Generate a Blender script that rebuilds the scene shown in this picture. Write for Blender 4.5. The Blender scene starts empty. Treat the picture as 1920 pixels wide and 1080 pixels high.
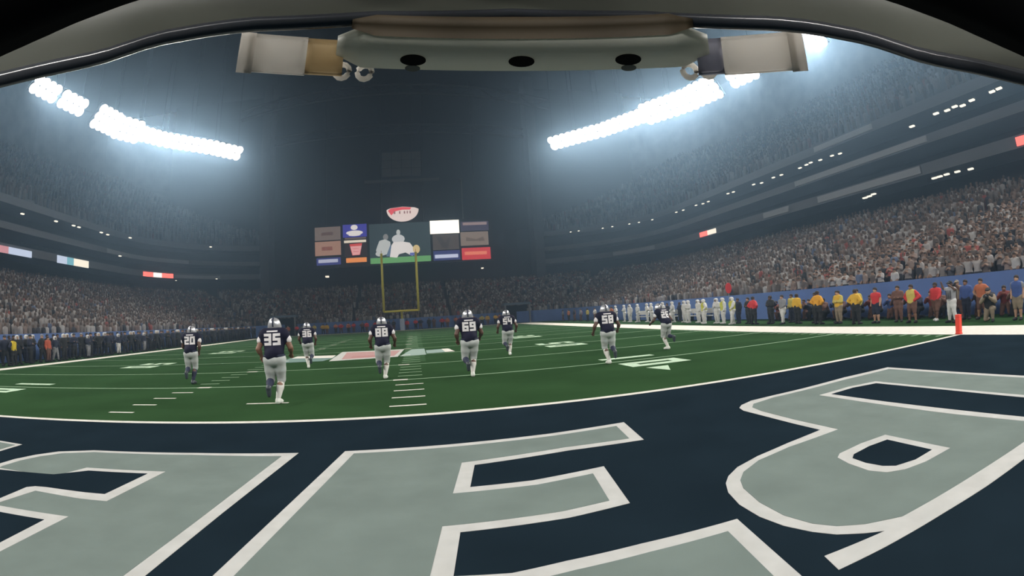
import bpy, bmesh, math, random
import numpy as np
from mathutils import Vector, Matrix
from mathutils.bvhtree import BVHTree
random.seed(7); rng = np.random.default_rng(7)
sc = bpy.context.scene
COL = sc.collection
# ------------------------------------------------------------------ camera (wide action-camera lens worn in a helmet)
CAM = np.array([0.0, -9.75132, 1.79957])
RT = np.array([0.98096, -0.18366, -0.06309]); FW = np.array([0.18673, 0.9813, 0.04679]); UP = np.array([0.05332, -0.05769, 0.99691])
FPX = 986.768
cd = bpy.data.cameras.new('camera'); cam = bpy.data.objects.new('camera', cd); COL.objects.link(cam); sc.camera = cam
cd.type = 'PANO'; cd.panorama_type = 'FISHEYE_LENS_POLYNOMIAL'
cd.sensor_fit = 'HORIZONTAL'; cd.sensor_width = 36.0; cd.sensor_height = 24.0
cd.fisheye_fov = math.radians(180)
cd.fisheye_polynomial_k0 = 0.0; cd.fisheye_polynomial_k1 = -(1920 / 36.0) / FPX
cd.fisheye_polynomial_k2 = 0.0; cd.fisheye_polynomial_k3 = 0.0; cd.fisheye_polynomial_k4 = 0.0
cd.clip_start = 0.01; cd.clip_end = 1000
HEADM = Matrix(((RT[0], UP[0], -FW[0], CAM[0]), (RT[1], UP[1], -FW[1], CAM[1]), (RT[2], UP[2], -FW[2], CAM[2]), (0, 0, 0, 1)))
cam.matrix_world = HEADM
# ------------------------------------------------------------------ world: thin haze in the whole hall
HAZE = 0.0032
world = bpy.data.worlds.new('hall_air'); sc.world = world; world.use_nodes = True
wn = world.node_tree; wn.nodes.clear()
wo = wn.nodes.new('ShaderNodeOutputWorld'); wb = wn.nodes.new('ShaderNodeBackground')
wb.inputs[0].default_value = (0.02, 0.03, 0.045, 1); wb.inputs[1].default_value = 0.3
wv = wn.nodes.new('ShaderNodeVolumeScatter'); wv.inputs['Color'].default_value = (0.46, 0.72, 1.0, 1)
wv.inputs['Density'].default_value = HAZE; wv.inputs['Anisotropy'].default_value = 0.85
wn.links.new(wb.outputs[0], wo.inputs['Surface']); wn.links.new(wv.outputs[0], wo.inputs['Volume'])
sc.view_settings.view_transform = 'Standard'; sc.view_settings.look = 'None'
sc.view_settings.exposure = 0.0; sc.view_settings.gamma = 1.0; sc.view_settings.use_curve_mapping = False
cy = sc.cycles; cy.use_adaptive_sampling = True; cy.adaptive_threshold = 0.05; cy.use_denoising = True; cy.max_bounces = 5; cy.diffuse_bounces = 3; cy.glossy_bounces = 2; cy.volume_bounces = 0; cy.transmission_bounces = 4; cy.transparent_max_bounces = 4
BANK_POWER = 820.0      # watts of each floodlight bank
LENS_GLOW = 8.0         # brightness of a floodlight lens

# ------------------------------------------------------------------ materials
MATS = {}
def mat(name, col, rough=0.7, metal=0.0, noise=0.0, scale=8.0, emit=0.0, spec=0.5, bump=0.0):
    if name in MATS: return MATS[name]
    m = bpy.data.materials.new(name); m.use_nodes = True; nt = m.node_tree; b = nt.nodes['Principled BSDF']
    c = tuple(col) + (1,)
    b.inputs['Base Color'].default_value = c; b.inputs['Roughness'].default_value = rough; b.inputs['Metallic'].default_value = metal
    b.inputs['Specular IOR Level'].default_value = spec
    if emit > 0:
        b.inputs['Emission Color'].default_value = c; b.inputs['Emission Strength'].default_value = emit
    if noise > 0 or bump > 0:
        tc = nt.nodes.new('ShaderNodeTexCoord'); n = nt.nodes.new('ShaderNodeTexNoise')
        n.inputs['Scale'].default_value = scale; n.inputs['Detail'].default_value = 4
        nt.links.new(tc.outputs['Object'], n.inputs['Vector'])
        if noise > 0:
            r = nt.nodes.new('ShaderNodeMapRange'); r.inputs[3].default_value = 1 - noise; r.inputs[4].default_value = 1 + noise
            r.inputs[1].default_value = 0.3; r.inputs[2].default_value = 0.7
            nt.links.new(n.outputs[0], r.inputs[0])
            mx = nt.nodes.new('ShaderNodeVectorMath'); mx.operation = 'SCALE'; mx.inputs[0].default_value = tuple(col)
            nt.links.new(r.outputs[0], mx.inputs['Scale']); nt.links.new(mx.outputs[0], b.inputs['Base Color'])
        if bump > 0:
            bp = nt.nodes.new('ShaderNodeBump'); bp.inputs['Strength'].default_value = bump; bp.inputs['Distance'].default_value = 0.02
            nt.links.new(n.outputs[0], bp.inputs['Height']); nt.links.new(bp.outputs[0], b.inputs['Normal'])
    MATS[name] = m; return m
def emat(name, col, strength):
    if name in MATS: return MATS[name]
    m = bpy.data.materials.new(name); m.use_nodes = True; nt = m.node_tree; nt.nodes.clear()
    e = nt.nodes.new('ShaderNodeEmission'); e.inputs[0].default_value = tuple(col) + (1,); e.inputs[1].default_value = strength
    o = nt.nodes.new('ShaderNodeOutputMaterial'); nt.links.new(e.outputs[0], o.inputs[0]); MATS[name] = m
    if True: m.cycles.emission_sampling = 'NONE'      # dim displays: no need to sample them as lamps
    return m
TURF = mat('turf_green', (0.0240, 0.0570, 0.0225), 0.9, noise=0.16, scale=0.35, spec=0.0)
NAVY = mat('end_zone_navy', (0.0100, 0.0180, 0.0255), 0.9, noise=0.12, scale=0.8, spec=0.0)
PWHITE = mat('field_paint_white', (0.60, 0.59, 0.54), 0.85, noise=0.08, scale=5, spec=0.03)
LWHITE = mat('letter_outline_white', (0.44, 0.445, 0.43), 0.9, noise=0.07, scale=4, spec=0.03)
PGREY = mat('field_paint_silver', (0.145, 0.182, 0.168), 0.85, noise=0.09, scale=1.6, spec=0.03)
PLINE = mat('yard_line_paint', (0.24, 0.36, 0.24), 0.85, noise=0.1, scale=3, spec=0.03)
CONC = mat('stand_concrete', (0.07, 0.075, 0.085), 0.9, noise=0.15, scale=0.6)
DARK = mat('dark_wall', (0.022, 0.026, 0.032), 0.9)
ROOFM = mat('roof_dark', (0.018, 0.021, 0.026), 0.9)
BLUEW = mat('wall_banner_blue', (0.09, 0.17, 0.42), 0.7, noise=0.1, scale=0.4)
STEEL = mat('truss_steel', (0.035, 0.04, 0.045), 0.6, metal=0.3)
SLAB = mat('deck_edge_grey', (0.11, 0.12, 0.14), 0.8)

# ------------------------------------------------------------------ object helpers
def mesh_obj(name, verts, faces, material, parent=None, smooth=False, mats=None, fm=None):
    me = bpy.data.meshes.new(name); me.from_pydata([tuple(map(float, v)) for v in verts], [], [tuple(map(int, f)) for f in faces])
    for m in (mats or [material]): me.materials.append(m)
    if fm is not None: me.polygons.foreach_set('material_index', np.asarray(fm, dtype=np.int32))
    if smooth: me.polygons.foreach_set('use_smooth', np.ones(len(me.polygons), dtype=bool))
    me.update()
    o = bpy.data.objects.new(name, me); COL.objects.link(o)
    if parent: o.parent = parent
    return o
def from_mesh(name, me, parent=None, mats=None):
    o = bpy.data.objects.new(name, me); COL.objects.link(o)
    if parent: o.parent = parent
    if mats:
        for i, m in enumerate(mats):
            o.material_slots[i].link = 'OBJECT'; o.material_slots[i].material = m
    return o
def thing(name, label, cat, loc=(0, 0, 0), rotz=0.0, group=None):
    o = bpy.data.objects.new(name, None); COL.objects.link(o); o.location = loc; o.rotation_euler = (0, 0, rotz); o.empty_display_size = 0.2
    return tag(o, label, cat, group)
def tag(o, label, cat=None, group=None, kind=None):
    o['label'] = label
    if cat: o['category'] = cat
    if group: o['group'] = group
    if kind: o['kind'] = kind
    return o
def struct(o, label=None):
    o['kind'] = 'structure'
    if label: o['label'] = label
    return o
class MB:
    def __init__(s): s.v = []; s.f = []
    def box(s, c, d, M=None):
        n = len(s.v); x, y, z = [q / 2 for q in d]
        P = [Vector((sx * x, sy * y, sz * z)) for sx in (-1, 1) for sy in (-1, 1) for sz in (-1, 1)]
        for p in P: s.v.append(tuple((M @ p if M else p) + Vector(c)))
        for f in ((0, 1, 3, 2), (4, 6, 7, 5), (0, 4, 5, 1), (2, 3, 7, 6), (0, 2, 6, 4), (1, 5, 7, 3)): s.f.append(tuple(n + i for i in f))
        return s
    def tube(s, pts, r, n=10, cap=True):
        pts = [Vector(p) for p in pts]; base = len(s.v)
        rr = r if isinstance(r, (list, tuple)) else [r] * len(pts)
        for i, p in enumerate(pts):
            t = (pts[min(i + 1, len(pts) - 1)] - pts[max(i - 1, 0)]).normalized()
            a = t.cross(Vector((0, 0, 1)) if abs(t.z) < 0.9 else Vector((1, 0, 0))).normalized(); b = t.cross(a)
            for k in range(n):
                q = 2 * math.pi * k / n; s.v.append(tuple(p + (a * math.cos(q) + b * math.sin(q)) * rr[i]))
        for i in range(len(pts) - 1):
            for k in range(n): s.f.append((base + i * n + k, base + i * n + (k + 1) % n, base + (i + 1) * n + (k + 1) % n, base + (i + 1) * n + k))
        if cap:
            s.f.append(tuple(base + k for k in reversed(range(n)))); s.f.append(tuple(base + (len(pts) - 1) * n + k for k in range(n)))
        return s
    def quad(s, *p):
        n = len(s.v); s.v += [tuple(q) for q in p]; s.f.append(tuple(range(n, n + len(p)))); return s
    def prism(s, pts2, fn, t):   # polygon pts2 extruded; fn(a, b, depth) -> xyz
        n = len(s.v); k = len(pts2)
        for d in (0, t): s.v += [tuple(fn(a, b, d)) for a, b in pts2]
        s.f.append(tuple(range(n, n + k))); s.f.append(tuple(reversed(range(n + k, n + 2 * k))))
        for i in range(k): s.f.append((n + i, n + (i + 1) % k, n + k + (i + 1) % k, n + k + i))
        return s
    def build(s, name, material, parent=None, smooth=False): return mesh_obj(name, s.v, s.f, material, parent, smooth)
def paint(name, pts, z, material, parent=None, t=0.003):
    """a coat of paint on the turf: polygon with a real edge"""
    bm = bmesh.new(); vs = [bm.verts.new((p[0], p[1], z)) for p in pts]
    f = bm.faces.new(vs)
    bm.normal_update()
    if f.normal.z < 0: f.normal_flip()
    e = bmesh.ops.extrude_face_region(bm, geom=[f])
    for v in e['geom']:
        if isinstance(v, bmesh.types.BMVert): v.co.z -= t
    bmesh.ops.triangulate(bm, faces=[q for q in bm.faces if len(q.verts) > 4])
    bmesh.ops.recalc_face_normals(bm, faces=bm.faces)
    me = bpy.data.meshes.new(name); bm.to_mesh(me); bm.free(); me.materials.append(material)
    o = bpy.data.objects.new(name, me); COL.objects.link(o)
    if parent: o.parent = parent
    return o
def inset(pts, w):
    """parallel inset of a simple polygon by w"""
    P = np.array(pts); A = 0.5 * np.sum(P[:, 0] * np.roll(P[:, 1], -1) - np.roll(P[:, 0], -1) * P[:, 1])
    s = 1 if A > 0 else -1; out = []
    for i in range(len(P)):
        a, b, c = P[i - 1], P[i], P[(i + 1) % len(P)]
        d1 = (b - a) / np.linalg.norm(b - a); d2 = (c - b) / np.linalg.norm(c - b)
        n1 = s * np.array([-d1[1], d1[0]]); n2 = s * np.array([-d2[1], d2[0]])
        m = n1 + n2; q = m / max(1e-6, 1 + n1 @ n2); out.append(tuple(b + w * q))
    return out

# ================================================================== THE FIELD
XR, XL = 16.24, -23.51           # inner edges of the side lines
YEND = 74.0
LINES = [5.97] + [11.15 + 5.55 * i for i in range(0, 11)]
fl = MB().box((-2.5, 30, -0.06), (75, 112, 0.12)).build('floor', TURF); struct(fl, 'green artificial turf of the football field')
ez = paint('end_zone', [(XL, -16), (XR, -16), (XR, -0.1), (XL, -0.1)], 0.003, NAVY, fl); ez['label'] = 'dark navy painted end zone'
gl = paint('goal_line', [(XL, -0.1), (XR, -0.1), (XR, 0.1), (XL, 0.1)], 0.006, PWHITE, fl)
for x0, x1 in ((XR, XR + 2.95), (XL - 1.3, XL)):
    paint('side_line', [(x0, -16), (x1, -16), (x1, YEND + 1.8), (x0, YEND + 1.8)], 0.005, PWHITE, fl)
paint('end_line', [(XL, YEND), (XR, YEND), (XR, YEND + 1.8), (XL, YEND + 1.8)], 0.005, PWHITE, fl)
for i, y in enumerate(LINES):
    if y < 66: paint('yard_line', [(XL + .1, y - .06), (XR - .1, y - .06), (XR - .1, y + .06), (XL + .1, y + .06)], 0.0045, PLINE, fl)
paint('far_goal_line', [(XL, 66.5), (XR, 66.5), (XR, 66.8), (XL, 66.8)], 0.0045, PLINE, fl)
edges = [0.0] + LINES[:8]
HM = [(-0.66, 0.12), (-7.38, -6.68)]
for a, b in zip(edges[:-1], edges[1:]):
    for k in range(1, 5):
        y = a + (b - a) * k / 5
        for x0, x1 in HM: paint('hash_mark', [(x0, y - .055), (x1, y - .055), (x1, y + .055), (x0, y + .055)], 0.0045, PLINE if a > 0 else PWHITE, fl)
    for x in (-0.55, -6.8):
        paint('line_tick', [(x - .22, b - .12), (x + .22, b - .12), (x + .22, b + .12), (x - .22, b + .12)], 0.006, PWHITE, fl)
paint('conversion_mark', [(-4.18, 2.35), (-3.12, 2.35), (-3.12, 2.47), (-4.18, 2.47)], 0.0045, PWHITE, fl)
for k in range(44):                                        # short ticks along the near side line
    y = 0.6 + 0.55 * k
    paint('side_tick', [(XR - .55, y - .05), (XR - .12, y - .05), (XR - .12, y + .05), (XR - .55, y + .05)], 0.004, PLINE, fl)
lane = mat('pale_turf', (0.036, 0.078, 0.036), 0.85, noise=0.12, scale=0.5, spec=0.0)
paint('pale_lane', [(-0.6, 12.3), (0.35, 12.3), (0.6, 60), (-1.1, 60)], 0.002, lane, fl)  # paler green strip running up the middle of the turf

# painted yard numerals (each a thing with digit parts)
def digit_polys(ch, w, h, t):
    S = dict(a=[(0, h - t), (w, h - t), (w, h), (0, h)], g=[(0, h / 2 - t / 2), (w, h / 2 - t / 2), (w, h / 2 + t / 2), (0, h / 2 + t / 2)], d=[(0, 0), (w, 0), (w, t), (0, t)],
             f=[(0, h / 2), (t, h / 2), (t, h), (0, h)], b=[(w - t, h / 2), (w, h / 2), (w, h), (w - t, h)], e=[(0, 0), (t, 0), (t, h / 2), (0, h / 2)], c=[(w - t, 0), (w, 0), (w, h / 2), (w - t, h / 2)],
             m=[(w / 2 - t / 2, 0), (w / 2 + t / 2, 0), (w / 2 + t / 2, h), (w / 2 - t / 2, h)])
    return [S[k] for k in {'0': 'abcdef', '1': 'm', '2': 'abged', '3': 'abgcd', '4': 'fgbc', '5': 'afgcd', '6': 'afgecd', '7': 'abc', '8': 'abcdefg', '9': 'abfgcd'}[ch]]
NUMW = mat('yard_number_paint', (0.42, 0.56, 0.42), 0.85, noise=0.1, scale=2, spec=0.03)
def yard_number(txt, x0, y, side, label):
    """digits lie along the field, their feet towards the side line"""
    t = thing('yard_number', label, 'field number', (x0, y, 0), 0, 'yard numbers painted on the turf')
    for j, ch in enumerate(txt):
        dy = (-1.75 if j == (1 if side > 0 else 1) else 0.45)
        mb = None
        for q, P in enumerate(digit_polys(ch, 1.15, 1.95, 0.42)):
            # width runs along y, height along x; feet outwards
            pts = [((1.95 - b) * 1.0 if side > 0 else b, dy + (1.15 - a if side > 0 else a)) for a, b in P]
            paint('digit_stroke', pts, 0.005 + 0.0004 * q + .0001 * j, NUMW, t)
    return t
yard_number('10', 6.05, 5.97, 1, 'white ten painted across the nearest yard line, right half of field')
yard_number('20', 6.4, 16.7, 1, 'white twenty painted on turf beyond the right-hand ten')
yard_number('30', 6.8, 27.8, 1, 'far white thirty painted on turf beyond the right-hand twenty')
yard_number('10', -15.95, 6.0, -1, 'white ten painted across the nearest yard line at far left')
yard_number('20', -15.7, 16.7, -1, 'white twenty painted on turf beyond the left-hand ten')
yard_number('30', -15.5, 29.0, -1, 'far white thirty painted on turf beyond the left-hand twenty')
tri = paint('direction_arrow', [(6.5, 2.75), (6.25, 3.75), (6.95, 3.75)], 0.005, NUMW); tag(tri, 'white arrowhead painted on turf beside the right-hand ten', 'field mark')

# field logo
LG = thing('field_logo', 'pink and white sponsor logo painted on the turf in mid field', 'field logo', (0, 0, 0))
paint('left_band', [(-7.0, 15.6), (-4.6, 15.6), (-4.2, 18.6), (-7.0, 18.8)], 0.004, mat('logo_teal', (0.09, 0.17, 0.16), .85), LG)
paint('left_bar', [(-6.9, 18.6), (-4.45, 17.6), (-4.55, 19.6), (-6.9, 20.2)], 0.006, PWHITE, LG)
paint('white_border', [(-4.25, 15.3), (-0.95, 15.9), (-0.75, 21.9), (-4.6, 22.6)], 0.005, mat('logo_white', (0.40, 0.42, 0.40), .85), LG)
paint('pink_field', [(-3.75, 16.1), (-1.15, 16.5), (-0.95, 20.9), (-4.2, 21.7)], 0.0065, mat('logo_pink', (0.36, 0.205, 0.195), .85), LG)
paint('pink_streak', [(-3.4, 16.8), (-1.4, 16.9), (-1.4, 18.0), (-3.4, 17.9)], 0.008, mat('logo_red', (0.33, 0.15, 0.145), .85), LG)
paint('right_band', [(-0.85, 16.0), (0.45, 16.2), (0.45, 21.3), (-0.3, 21.3)], 0.005, mat('logo_pale', (0.22, 0.31, 0.28), .85), LG)
paint('right_bar', [(0.5, 17.0), (1.85, 17.3), (1.85, 19.9), (0.5, 19.6)], 0.0055, mat('logo_grey', (0.20, 0.29, 0.27), .85), LG)
paint('right_tip', [(1.45, 17.2), (1.95, 17.2), (1.75, 20.0), (1.4, 20.0)], 0.007, PWHITE, LG)

# big end-zone letters (silver with white outline)
def letter(label, outer, grey, holes=()):
    t = thing('end_zone_letter', label, 'painted letter', (0, 0, 0), 0, 'silver letters painted in the end zone')
    paint('white_outline', outer, 0.007, LWHITE, t)
    paint('silver_fill', grey, 0.010, PGREY, t)
    for w, n in holes:
        paint('white_rim', w, 0.013, LWHITE, t)
        paint('counter', n, 0.016, NAVY, t)
    return t
Eo = [(-1.12, -2.50), (0.28, -2.49), (1.83, -2.44), (3.02, -2.33), (2.83, -3.48), (1.80, -3.46), (0.576, -3.63), (0.434, -4.45), (1.10, -4.46), (1.95, -4.32), (1.76, -5.52), (1.16, -5.61), (0.69, -5.615), (0.224, -5.62), (0.103, -6.40), (0.50, -6.457), (0.905, -6.40), (1.506, -6.36), (2.368, -6.354), (2.15, -7.55), (-1.85, -7.55), (-1.67, -6.31), (-1.284, -3.65)]
letter('silver white-edged letter with three arms in the middle of the end zone', Eo, inset(Eo, 0.165))
Lo = [(-1.795, -2.507), (-3.43, -2.47), (-5.29, -2.533), (-5.887, -2.767), (-6.153, -3.084), (-6.313, -3.462), (-6.36, -3.90), (-6.2, -4.6), (-5.9, -5.1), (-6.4, -6.2), (-6.8, -7.55), (-2.36, -7.55), (-2.218, -6.405), (-2.072, -4.961)]
Lg = [(-2.007, -2.68), (-3.43, -2.60), (-5.2, -2.66), (-5.72, -2.86), (-5.98, -3.16), (-6.13, -3.5), (-6.18, -3.9), (-6.02, -4.5), (-5.7, -5.1), (-6.2, -6.2), (-6.6, -7.4), (-2.52, -7.4), (-2.395, -6.447), (-2.259, -5.229)]
letter('silver white-edged letter with a slanting right edge at lower left', Lo, Lg, [
    ([(-4.95, -4.10), (-4.725, -3.557), (-3.424, -3.537), (-3.569, -4.822), (-3.959, -4.822), (-4.752, -4.735), (-4.89, -5.288), (-5.6, -5.3), (-6.3, -4.9), (-6.3, -4.0)],
     [(-5.0, -4.02), (-4.591, -3.703), (-3.631, -3.67), (-3.741, -4.591), (-4.036, -4.593), (-4.71, -4.558), (-4.887, -4.575), (-4.984, -4.652), (-5.0, -5.16), (-5.6, -5.15), (-6.1, -4.8), (-6.1, -4.1)]),
    ([(-5.6, -5.40), (-4.792, -5.391), (-3.717, -5.396), (-3.807, -6.443), (-5.6, -6.5)], [(-5.6, -5.56), (-4.606, -5.57), (-3.927, -5.57), (-3.962, -6.275), (-5.6, -6.3)])])
Fo = [(-7.9, -2.36), (-6.989, -2.506), (-7.02, -3.12), (-7.9, -3.3), (-9.5, -3.3), (-9.5, -2.3)]
letter('corner of a silver white-edged letter cut by the left picture edge', Fo, inset(Fo, 0.1))
Bo = [(9.65, -2.0), (8.17, -2.0), (6.82, -2.17), (6.0, -2.24), (5.458, -2.31), (5.10, -2.50), (4.95, -2.66), (4.873, -2.882), (4.87, -3.42), (4.86, -4.155), (4.869, -4.688), (4.161, -4.846), (3.558, -5.021), (3.15, -5.203), (2.908, -5.392), (2.771, -5.556), (2.65, -5.784), (2.562, -6.101), (2.542, -6.432), (2.584, -6.706), (2.68, -6.943), (2.786, -7.108), (2.958, -7.25), (3.098, -7.338), (2.478, -7.306), (2.416, -7.521), (2.893, -7.52), (3.71, -7.502), (4.41, -7.503), (5.364, -7.48), (9.75, -7.45)]
Bg = [(9.45, -2.2), (9.55, -7.22), (5.934, -7.22), (4.662, -7.237), (3.397, -7.27), (3.077, -7.138), (2.889, -7.001), (2.781, -6.828), (2.712, -6.546), (2.73, -6.175), (2.825, -5.784), (2.934, -5.573), (3.103, -5.385), (3.466, -5.165), (4.047, -5.0), (5.041, -4.867), (5.02, -3.97), (5.05, -3.13), (5.12, -2.79), (5.302, -2.579), (5.885, -2.408), (6.676, -2.351), (7.896, -2.22)]
letter('rounded two-bowled silver letter at right with a small dark counter', Bo, Bg, [
    ([(6.504, -2.95), (7.393, -2.845), (8.09, -2.939), (8.129, -4.6), (8.138, -6.95), (6.70, -6.95), (6.57, -5.605), (6.53, -4.449)], [(6.693, -3.072), (7.346, -3.0), (7.92, -3.1), (7.978, -4.697), (7.96, -6.8), (6.888, -6.8), (6.80, -5.435), (6.73, -4.278)]),
    ([(5.199, -5.557), (5.198, -6.558), (4.648, -6.597), (4.324, -6.567), (4.135, -6.475), (4.051, -6.296), (4.078, -5.976), (4.148, -5.734), (4.269, -5.646), (4.724, -5.563)],
     [(5.039, -5.722), (5.024, -6.415), (4.638, -6.465), (4.344, -6.42), (4.253, -6.31), (4.214, -6.1), (4.24, -5.88), (4.348, -5.797), (4.692, -5.725)])])

# pylon at the goal line corner
PY = thing('pylon', 'bright orange-red foam pylon standing on the goal line corner', 'pylon', (XR + .12, 0.05, 0))
ORG = mat('pylon_orange', (0.85, 0.06, 0.03), 0.6)
MB().box((0, 0, 0.34), (0.17, 0.17, 0.60)).build('post', ORG, PY)
MB().box((0, 0, 0.02), (0.20, 0.20, 0.04)).build('base', mat('pylon_base', (0.6, 0.05, 0.03), .7), PY)
for z in (0.12, 0.56): MB().box((0, 0, z), (0.174, 0.174, 0.012)).build('seam', mat('pylon_seam', (0.55, 0.035, 0.02), .7), PY)

# far goal post
GX = -2.1
YEL = mat('goal_post_yellow', (0.70, 0.62, 0.07), 0.5)
GP = thing('goal_post', 'yellow goal post with two tall uprights at the far end', 'goal post', (GX, YEND + 1.8, 0))
MB().tube([(0, 1.6, 0.0), (0, 1.6, 1.6), (0, 1.35, 2.5), (0, 0.6, 3.0), (0, 0, 3.1)], 0.17, 12).build('gooseneck', YEL, GP, True)
MB().tube([(-2.82, 0, 3.15), (2.82, 0, 3.15)], 0.17, 12).build('crossbar', YEL, GP, True)
for sx in (-1, 1):
    up_ = MB().tube([(sx * 2.82, 0, 3.05), (sx * 2.82, 0, 12.6)], 0.19, 12).build('upright', YEL, GP, True)
    MB().box((sx * 2.82, 0, 12.85), (0.06, 0.02, 0.5)).build('ribbon', ORG, up_)
MB().box((0, 1.55, 0.95), (0.75, 0.75, 1.9)).build('base_pad', mat('pad_white', (0.35, 0.42, 0.55), .6), GP)
GP2 = None

# ================================================================== THE STANDS
# inner wall line of the bowl: right side, far end, left side
def bowl(off, n=14, y0=-42.0):
    P = [(25 + off, y) for y in np.linspace(y0, 70, 24)]
    P += [(15 + (10 + off) * math.cos(a), 70 + (10 + off) * math.sin(a)) for a in np.linspace(0, math.pi / 2, n)[1:]]
    P += [(x, 80 + off) for x in np.linspace(15, -20, 8)[1:]]
    P += [(-20 - (10 + off) * math.sin(a), 70 + (10 + off) * math.cos(a)) for a in np.linspace(0, math.pi / 2, n)[1:]]
    P += [(-30 - off, y) for y in np.linspace(70, y0, 24)[1:]]
    return P
NP = len(bowl(0)); RIGHT = range(0, 24 + 13); 
IR_END = 24 + 13 - 4; IL_START = NP - (24 + 13) + 4      # where the upper decks stop at the end wall
def sweep(profile, name, material, i0=0, i1=None, parent=None):
    """profile: list of (offset, z); swept along the bowl line"""
    i1 = NP if i1 is None else i1
    rings = [[(x, y, z) for x, y in bowl(o)[i0:i1]] for o, z in profile]
    v = []; f = []; n = i1 - i0
    for r in rings: v += r
    for a in range(len(rings) - 1):
        for i in range(n - 1): f.append((a * n + i, a * n + i + 1, (a + 1) * n + i + 1, (a + 1) * n + i))
    return mesh_obj(name, v, f, material, parent)
WALLH = 1.95
struct(sweep([(-0.12, 0), (-0.12, WALLH), (0.15, WALLH), (0.15, 0.0)], 'wall_field', BLUEW), 'blue banner wall around the field')
ROWS = 23; RD = 20.0 / ROWS; RH = (8.3 - 1.2) / ROWS
prof = [(0.15, 0.6)]
for r in range(ROWS): prof += [(0.15 + r * RD, 1.1 + r * RH), (0.15 + (r + 1) * RD, 1.1 + r * RH)]
lower = struct(sweep(prof, 'floor_lower_stand', CONC), 'stepped lower stand around the field')
# far part of the lower stand goes up a little higher: back wall behind it
BK = 24.5
struct(sweep([(20.15, 8.1), (21.5, 8.1), (BK, 8.1)], 'floor_concourse', SLAB), 'concourse floor behind lower stand')
struct(sweep([(BK, 8.1), (BK, 20)], 'wall_suites', DARK), 'dark suite wall behind the decks')
# deck slabs with fascia edges: three levels
def deck(z0, z1, name, i0, i1, o=19.6):
    s = struct(sweep([(BK, z0), (o, z0), (o, z1), (BK, z1)], name, SLAB, i0, i1)); return s
for nm, z0, z1 in (('trim_1', 11.5, 12.55), ('trim_2', 14.25, 15.1), ('trim_3', 17.3, 18.3)):
    deck(z0, z1, nm, 0, IR_END + 1); deck(z0, z1, nm, IL_START - 1, NP)
UR = 26; UD = 30.0 / UR; UH = 19.0 / UR
uprof = [(19.6, 18.3)]
for r in range(UR): uprof += [(19.9 + r * UD, 18.3 + r * UH), (19.9 + (r + 1) * UD, 18.3 + r * UH)]
uprof += [(50.0, 52)]
UPM = mat('upper_deck', (0.085, 0.092, 0.105), 0.9, noise=0.3, scale=0.35)
struct(sweep(uprof, 'floor_upper_stand_right', UPM, 0, IR_END + 1), 'steep upper deck on the right')
struct(sweep(uprof, 'floor_upper_stand_left', UPM, IL_START - 1, NP), 'steep upper deck on the left')
# end wall and roof
YW = 104.0
struct(MB().box((-2.2, YW + .5, 28), (110, 1, 56)).build('wall_end', DARK), 'tall dark end wall behind the scoreboard')
struct(MB().box((-2.5, 30, 55), (170, 152, 1)).build('ceiling', ROOFM), 'dark roof high above the field')
COLM = mat('end_column', (0.05, 0.056, 0.066), .8)
for i, x in enumerate((-30.6, 26.6)):
    struct(MB().box((x, 98.5, 27), (2.0, 5.0, 54)).build('trim_%d' % (4 + i), COLM), 'tall column at the edge of the end wall')
# roof trusses seen over the end wall
def truss(y, z0, rise, label):
    t = thing('roof_truss', label, 'roof truss', (-2.5, y, z0), 0, 'arched trusses under the roof')
    N = 18; X = np.linspace(-30, 30, N)
    zt = [rise * (1 - (x / 30) ** 2) for x in X]
    MB().tube([(x, 0, z) for x, z in zip(X, zt)], 0.28, 6).build('lower_chord', STEEL, t)
    MB().tube([(x, 0, z + 1.9) for x, z in zip(X, zt)], 0.22, 6).build('upper_chord', STEEL, t)
    for i in range(N - 1):
        a = (X[i], 0, zt[i] + (1.9 if i % 2 else 0)); b = (X[i + 1], 0, zt[i + 1] + (0 if i % 2 else 1.9))
        MB().tube([a, b], 0.12, 5).build('web_bar', STEEL, t)
truss(100, 40.5, 1.6, 'lower dark arched roof truss above the scoreboard')
truss(84, 41.0, 3.4, 'upper dark arched roof truss nearest the field')
# unlit square panel hanging above
HP = thing('hanging_panel', 'dim square grid panel hanging under the roof above the crest', 'hanging panel', (-1.5, 100, 32))
PANM = mat('panel_dim', (0.10, 0.11, 0.12), .7)
for i in range(4):
    for j in range(3): MB().box((-3.2 + 2.13 * i, 0, 1.0 + 1.85 * j), (2.0, 0.4, 1.72)).build('panel', PANM, HP)
MB().box((0, 0.1, -0.8), (16, 0.35, 0.6)).build('beam', PANM, HP)
for x in (-2, 2): MB().tube([(x, 0, -0.5), (x, 0, -6)], 0.09, 6).build('cable', STEEL, HP)
for x in (-2.5, 2.5): MB().tube([(x, 0, 6.0), (x, 0, 22.5)], 0.09, 6).build('hanger', STEEL, HP)
# ------------------------------------------------------------------ scoreboard
BY = 100.0
SB = thing('scoreboard', 'large end-wall scoreboard with central video screen and advert panels', 'scoreboard', (0, BY, 0))
def pane(name, x0, x1, z0, z1, m, y=-0.3, t=0.12, parent=SB): return MB().box(((x0 + x1) / 2, y, (z0 + z1) / 2), (x1 - x0, t, z1 - z0)).build(name, m, parent)
pane('backing', -20.8, 17.3, 13.2, 22.2, mat('board_black', (0.02, 0.023, 0.028), .6), y=0.3, t=0.9)
for x in (-18, -6, 3, 14): MB().tube([(x, 0.6, 22), (x, 0.6, 54.5)], 0.18, 6).build('hanger', STEEL, SB)
ms = MB().tube([(11.3, 0.4, 22.1), (11.3, 0.4, 31)], 0.14, 8).build('mast', mat('mast_pale', (0.12, 0.13, 0.14), .6), SB); MB().box((11.3, 0.4, 31.2), (0.9, .5, .5)).build('mast_head', STEEL, ms)
E = lambda n, c, s=1.0: emat('led_' + n, c, s)
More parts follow.
